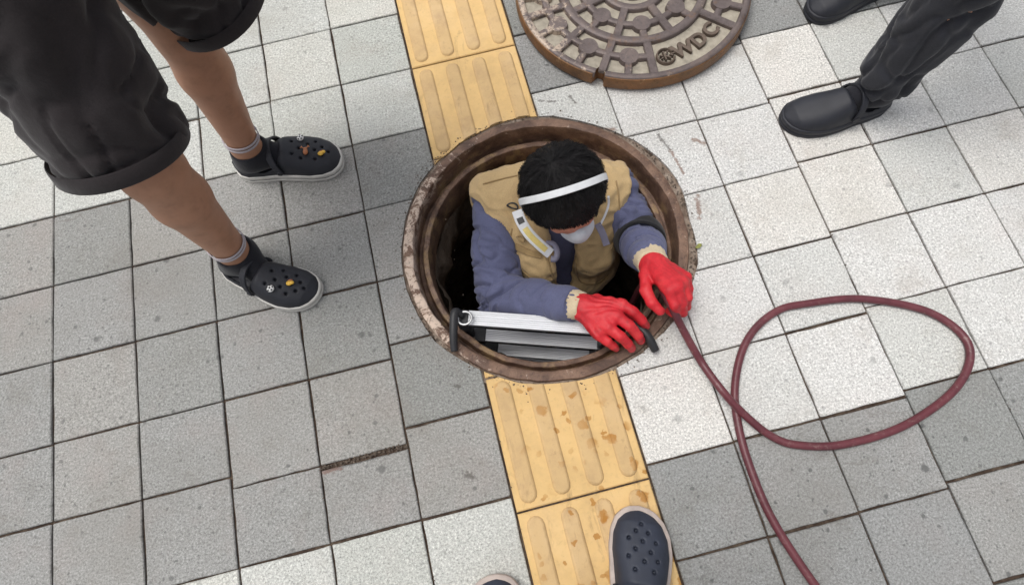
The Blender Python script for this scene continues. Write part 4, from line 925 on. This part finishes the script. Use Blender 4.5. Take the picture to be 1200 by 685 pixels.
# ------------------------------------------------------------------ bystanders
def person(label, J, shoes, bottom, top_mat, sock=True, h=.009):
    """J: joints. One body mesh, clothing as children."""
    root = empty('person', (*((J['an'][0]+J['an'][1])/2)[:2], 0)); tag(root, label, 'person')
    f = unit(J['face']*V(1, 1, 0)); left = V(-f[1], f[0], 0); ch, pe, nk, hd = J['chest'], J['pelvis'], J['neck'], J['head']
    SH = [ch+left*.17+V(0, 0, .10), ch-left*.17+V(0, 0, .10)]; HP = [pe+left*.09-V(0, 0, .04), pe-left*.09-V(0, 0, .04)]
    pts = [hd, pe, ch, *SH, *J['an'], *J['kn'], *J['el'], *J['wr']]; lo = np.min(pts, 0)-.24; hi = np.max(pts, 0)+.24; lo[2] = 0.0
    F = Field(lo, hi, h)
    F.cone(ch, lerp(ch, pe, .6), .105, .095, .04); F.cone(ch+left*.06, pe+left*.05, .10, .095, .05); F.cone(ch-left*.06, pe-left*.05, .10, .095, .05)
    for s in (0, 1):
        F.chain([ch+V(0, 0, .08), SH[s]], [.06, .05], .04); F.chain([SH[s], J['el'][s], J['wr'][s]], [.048, .040, .028], .02)
        F.chain([HP[s], J['kn'][s], lerp(J['kn'][s], J['an'][s], .3), J['an'][s]], [.088, .056, .055, .036], .02)
        F.chain([J['an'][s], J['an'][s]+V(0, 0, -.035), (J['toe'][s]*.66+J['heel'][s]*.34)*V(1, 1, 0)+V(0, 0, .040)], [.036, .032, .019], .015)
        w = J['wr'][s]; d = unit(w-J['el'][s]); sd_ = unit(np.cross(d, V(0, 0, 1))+V(1e-3, 0, 0)); F.cone(w, w+d*.07, .026, .030, .01)
        for i in range(4): F.chain([w+d*.07+sd_*(i-1.5)*.019, w+d*.115+sd_*(i-1.5)*.021-V(0, 0, .01), w+d*(.155-.008*abs(i-1.3))+sd_*(i-1.5)*.021-V(0, 0, .03)], [.0105, .0095, .0085], .004)
        sg = 1 if s else -1; F.chain([w+d*.025+sd_*sg*.022, w+d*.06+sd_*sg*.045, w+d*.09+sd_*sg*.05], [.013, .011, .0095], .006)
    F.cone(ch+V(0, 0, .10), nk, .06, .052, .03); F.cone(nk, hd-V(0, 0, .05), .052, .052, .02)
    lk = unit(J['face']); upv = unit(V(0, 0, 1)-lk*lk[2]); rt = np.cross(lk, upv); A = [rt, lk, upv]; F.ell(hd+upv*.02, (.077, .096, .10), A, .01); F.ell(hd+lk*.045-upv*.05, (.055, .052, .07), A, .025); F.cone(hd+lk*.10-upv*.0, hd+lk*.115-upv*.035, .009, .014, .012)
    for s in (-1, 1): F.ell(hd+rt*s*.08-upv*.02, (.010, .018, .03), A, .008)
    v, q = F.nets(4); kid(root, 'body', qmesh('body', v, q), m_skin)
    G_ = Field(hd-.16, hd+.16, .006); G_.ell(hd+upv*.03-lk*.008, (.087, .106, .10), A, .01); G_.ell(hd-lk*.055-upv*.03, (.076, .06, .07), A, .03); G_.ell(hd+lk*.11-upv*.05, (.11, .062, .09), A, .01, 'd'); v, q = G_.nets(2); v = v+vnorm(v, q)*(.004*fbm(v*40, 3, 2))[:, None]; kid(root, 'hair', qmesh('hair', v, q), m_hair)
    # top
    G_ = Field(lo, hi, .011); G_.cone(ch+left*.06, pe+left*.06+V(0, 0, -.02), .118, .125, .05); G_.cone(ch-left*.06, pe-left*.06+V(0, 0, -.02), .118, .125, .05)
    for s in (0, 1): G_.chain([ch+V(0, 0, .075), SH[s]], [.07, .064], .04); G_.cone(SH[s], lerp(SH[s], J['el'][s], .75), .066, .068, .02)
    G_.cone(nk-V(0, 0, .03), nk+V(0, 0, .2), .062, .09, .01, 'd'); v, q = G_.nets(2); v = v+vnorm(v, q)*(.005*fbm(v*V(20, 20, 14), 5, 2))[:, None]; kid(root, 'shirt', qmesh('shirt', v, q), top_mat)
    # shorts or trousers
    kind, bmat, end = bottom; G_ = Field(lo*V(1, 1, 0)+V(0, 0, .0), np.array([hi[0], hi[1], pe[2]+.16]), .007)
    G_.cone(pe+left*.05+V(0, 0, .08), pe+left*.05-V(0, 0, .04), .118, .12, .05); G_.cone(pe-left*.05+V(0, 0, .08), pe-left*.05-V(0, 0, .04), .118, .12, .05)
    I_ = None
    for s in (0, 1):
        if kind == 'shorts':
            HO = J.get('hem', [V(0, 0, 0)]*2)[s]; e = lerp(HP[s], J['kn'][s], end)+HO; d = unit(J['kn'][s]+HO-HP[s]); G_.cone(HP[s], e, .110, .110, .03)
        else: G_.chain([HP[s], J['kn'][s], J['an'][s]+V(0, 0, .02)], [.105, .078, .066], .02)
    if kind == 'shorts':
        for s in (0, 1):
            HO = J.get('hem', [V(0, 0, 0)]*2)[s]; e = lerp(HP[s], J['kn'][s], end)+HO; d = unit(J['kn'][s]+HO-HP[s]); G_.cone(lerp(HP[s], e, .8), e+d*.2, .055, .094, .003, 'd'); P0 = e+d*.03; sl = G_.sub(e-.2, e+.22); X_, Y_, Z_ = G_.grid(sl); pl = ((X_-P0[0])*d[0]+(Y_-P0[1])*d[1]+(Z_-P0[2])*d[2]); near_ = np.sqrt((X_-P0[0])**2+(Y_-P0[1])**2+(Z_-P0[2])**2) < .15; G_.D[sl] = np.where(near_, np.maximum(G_.D[sl], pl), G_.D[sl])
    v, q = G_.nets(2); v = v+vnorm(v, q)*(.004*fbm(v*V(22, 22, 14), 6, 2)-.014*np.clip(1-4*np.abs(vnoise(v*V(11, 11, 5)+vnoise(v*6, 3)[:, None]*1.2, 12)), 0, 1)-.008*np.clip(1-4*np.abs(vnoise(v*V(17, 17, 15)+vnoise(v*9, 5)[:, None], 22)), 0, 1)+.004)[:, None]; kid(root, 'shorts' if kind == 'shorts' else 'trousers', qmesh('trousers', v, q), bmat)
    if kind == 'shorts':
        for s in (0, 1):
            HO = J.get('hem', [V(0, 0, 0)]*2)[s]; e = lerp(HP[s], J['kn'][s], end)+HO; d = unit(J['kn'][s]+HO-HP[s]); kid(root, 'hem', cuff_mesh(e+d*.004, e+d*.034, .1105, .1115, 48), bmat)
    for s in (0, 1):
        a = J['an'][s]; up_ = unit(J['kn'][s]-a); fw_ = unit((J['toe'][s]-J['heel'][s])*V(1, 1, 0)); G_ = Field(a-V(.24, .24, .12), a+V(.24, .24, .12), .0045); mid = (J['toe'][s]*.54+J['heel'][s]*.46)*V(1, 1, 0)+V(0, 0, .047); hl = (J['toe'][s]*.13+J['heel'][s]*.87)*V(1, 1, 0)+V(0, 0, .045)
        if sock:
            G_.chain([a+up_*.045, a+V(0, 0, -.03), mid], [.0415, .042, .027], .02); G_.cone(a+V(0, 0, -.03), hl, .040, .030, .02); G_.cone(a+up_*.045, a+up_*.2, .06, .06, .003, 'd'); v, q = G_.nets(2); so = kid(root, 'sock', qmesh('sock', v, q), m_sock)
            for t in (.0, .0105): 
                me = cuff_mesh(a+up_*(.028+t), a+up_*(.034+t), .0432, .0432); kid(root, 'sock_stripe', me, m_stripe, parent=so)
        shoe(root, shoes['name'], J['heel'][s], J['toe'][s], 1 if s == 0 else -1, shoes['top'], shoes['sole'], shoes['line'], shoes['charms'][s], shoes.get('holes', True), None, shoes.get('w', 1.), shoes.get('rim', 0.))
    return root
def cuff_mesh(a, b, r0, r1, seg=28):
    ax = unit(b-a); x = unit(np.cross(ax, V(.2, .3, 1))); y = np.cross(ax, x); vs = []
    for t, r in ((0, r0-.002), (.1, r0), (.9, r1), (1, r1-.002)):
        for k in range(seg): w = 2*PI*k/seg; vs.append(a+(b-a)*t+r*(x*math.cos(w)+y*math.sin(w)))
    me = pmesh('sock_stripe', vs, [(i*seg+k, i*seg+(k+1) % seg, (i+1)*seg+(k+1) % seg, (i+1)*seg+k) for i in range(3) for k in range(seg)]); me.shade_smooth(); return me
# person on the left, bending towards the hole; left foot is the upper one in the picture
h1, t1 = at(283, 203, 0), at(403, 186, 0); h2, t2 = at(268, 312, 0), at(374, 352, 0)
a1, a2 = at(288, 172, .105), at(272, 293, .105)
k1, k2 = at(214, 36, .46), a2+V(.03, .0, .36)
pel = (k1+k2)/2+V(-.01, .08, .42)
print('A', a1, a2, k1, k2, pel)
JA = dict(hem=[V(.072, .03, .03), V(-.01, 0, .06)], an=[a1, a2], kn=[k1, k2], heel=[h1, h2], toe=[t1, t2], face=V(.85, -.25, -.55), pelvis=pel, chest=pel+V(.20, -.04, .36), neck=pel+V(.29, -.06, .52), head=pel+V(.37, -.09, .63),
          el=[pel+V(.10, .27, .20), pel+V(.10, -.29, .20)], wr=[pel+V(.26, .15, .10), pel+V(.26, -.18, .10)])
person('person in dark shorts and navy foam clogs with charms leaning over beside the hole', JA, dict(name='clog', top=m_clog, sole=m_sole, line=m_soled, charms=[[('deer', 5), ('ball', 4), ('yellow', 10)], [('ball', 3), ('yellow', 7)]], w=1.1), ('shorts', m_short, .93), m_tee)
# photographer, standing below the picture
t1 = at(752, 598, 0); dr = unit(at(752, 598, 0)-at(744, 690, 0)); h1 = t1-dr*.275; t2 = at(577, 676, 0); h2 = t2-unit(dr+V(-.22, 0, 0))*.275
a1 = h1+dr*.055+V(0, 0, .105); a2 = h2+dr*.055+V(0, 0, .105); pel = V((a1[0]+a2[0])/2, -.52, .88)
JP = dict(an=[a2, a1], kn=[a2+V(0, -.02, .38), a1+V(0, -.02, .38)], heel=[h2, h1], toe=[t2, t1], face=V(0, .8, -.6), pelvis=pel, chest=pel+V(0, .02, .38), neck=pel+V(0, .05, .56), head=pel+V(0, .09, .68),
          el=[pel+V(-.25, .08, .28), pel+V(.25, .08, .28)], wr=[V(-.11, -.20, 1.42), V(.13, -.20, 1.42)])
person('person in blue grey foam clogs whose feet show at the bottom edge', JP, dict(name='clog', top=m_clog2, sole=m_solet, line=m_sole, charms=[[], []], w=1.14, rim=.0055), ('trousers', m_navy, 0), m_tee)
# bystander on the right, black shoes
t1 = at(916, 149, 0); h1 = t1+unit(V(1, .10, 0))*.285; t2 = t1+V(.16, .34, 0); h2 = t2+unit(V(1, .25, 0))*.285
a1 = h1+V(-.06, 0, .105); a2 = h2+V(-.06, 0, .105); pel = (a1+a2)/2+V(.08, 0, .78)
JC = dict(an=[a1, a2], kn=[a1+V(.02, 0, .38), a2+V(.02, 0, .38)], heel=[h1, h2], toe=[t1, t2], face=V(-.8, -.1, -.5), pelvis=pel, chest=pel+V(-.03, 0, .38), neck=pel+V(-.06, 0, .56), head=pel+V(-.11, 0, .68),
          el=[pel+V(.02, -.26, .22), pel+V(.02, .26, .22)], wr=[pel+V(-.06, -.27, .0), pel+V(-.06, .27, .0)])
person('person in black shoes and dark trousers standing right of the cover', JC, dict(name='shoe', top=m_clogb, sole=m_clogb, line=m_soled, charms=[[], []], holes=False), ('trousers', m_navy, 0), m_tee)

# ------------------------------------------------------------------ a small leaf on the slab beside the frame
lp = at(819, 290, .004); vs, fs = [], []
for i in range(9):
    t = i/8; w = .0055*math.sin(PI*min(1, t*1.02))**.8+.0003; zz = .003*math.sin(t*PI)+.0015*t
    for s in (-1, -.5, 0, .5, 1): vs.append((lp[0]-.009+t*.018, lp[1]+w*s+.006*t, lp[2]+zz-.002+.003*abs(s)))
for i in range(8):
    for j in range(4): fs.append((i*5+j, i*5+j+1, (i+1)*5+j+1, (i+1)*5+j))
lf_ = obj('leaf', pmesh('leaf', vs, fs), m_leaf, smooth=True); md = lf_.modifiers.new('t', 'SOLIDIFY'); md.thickness = .0006
tag(lf_, 'small green fallen leaf on the pale slab right of the frame', 'leaf')
print('slabs', n_slab, 'far', len(far_slabs))
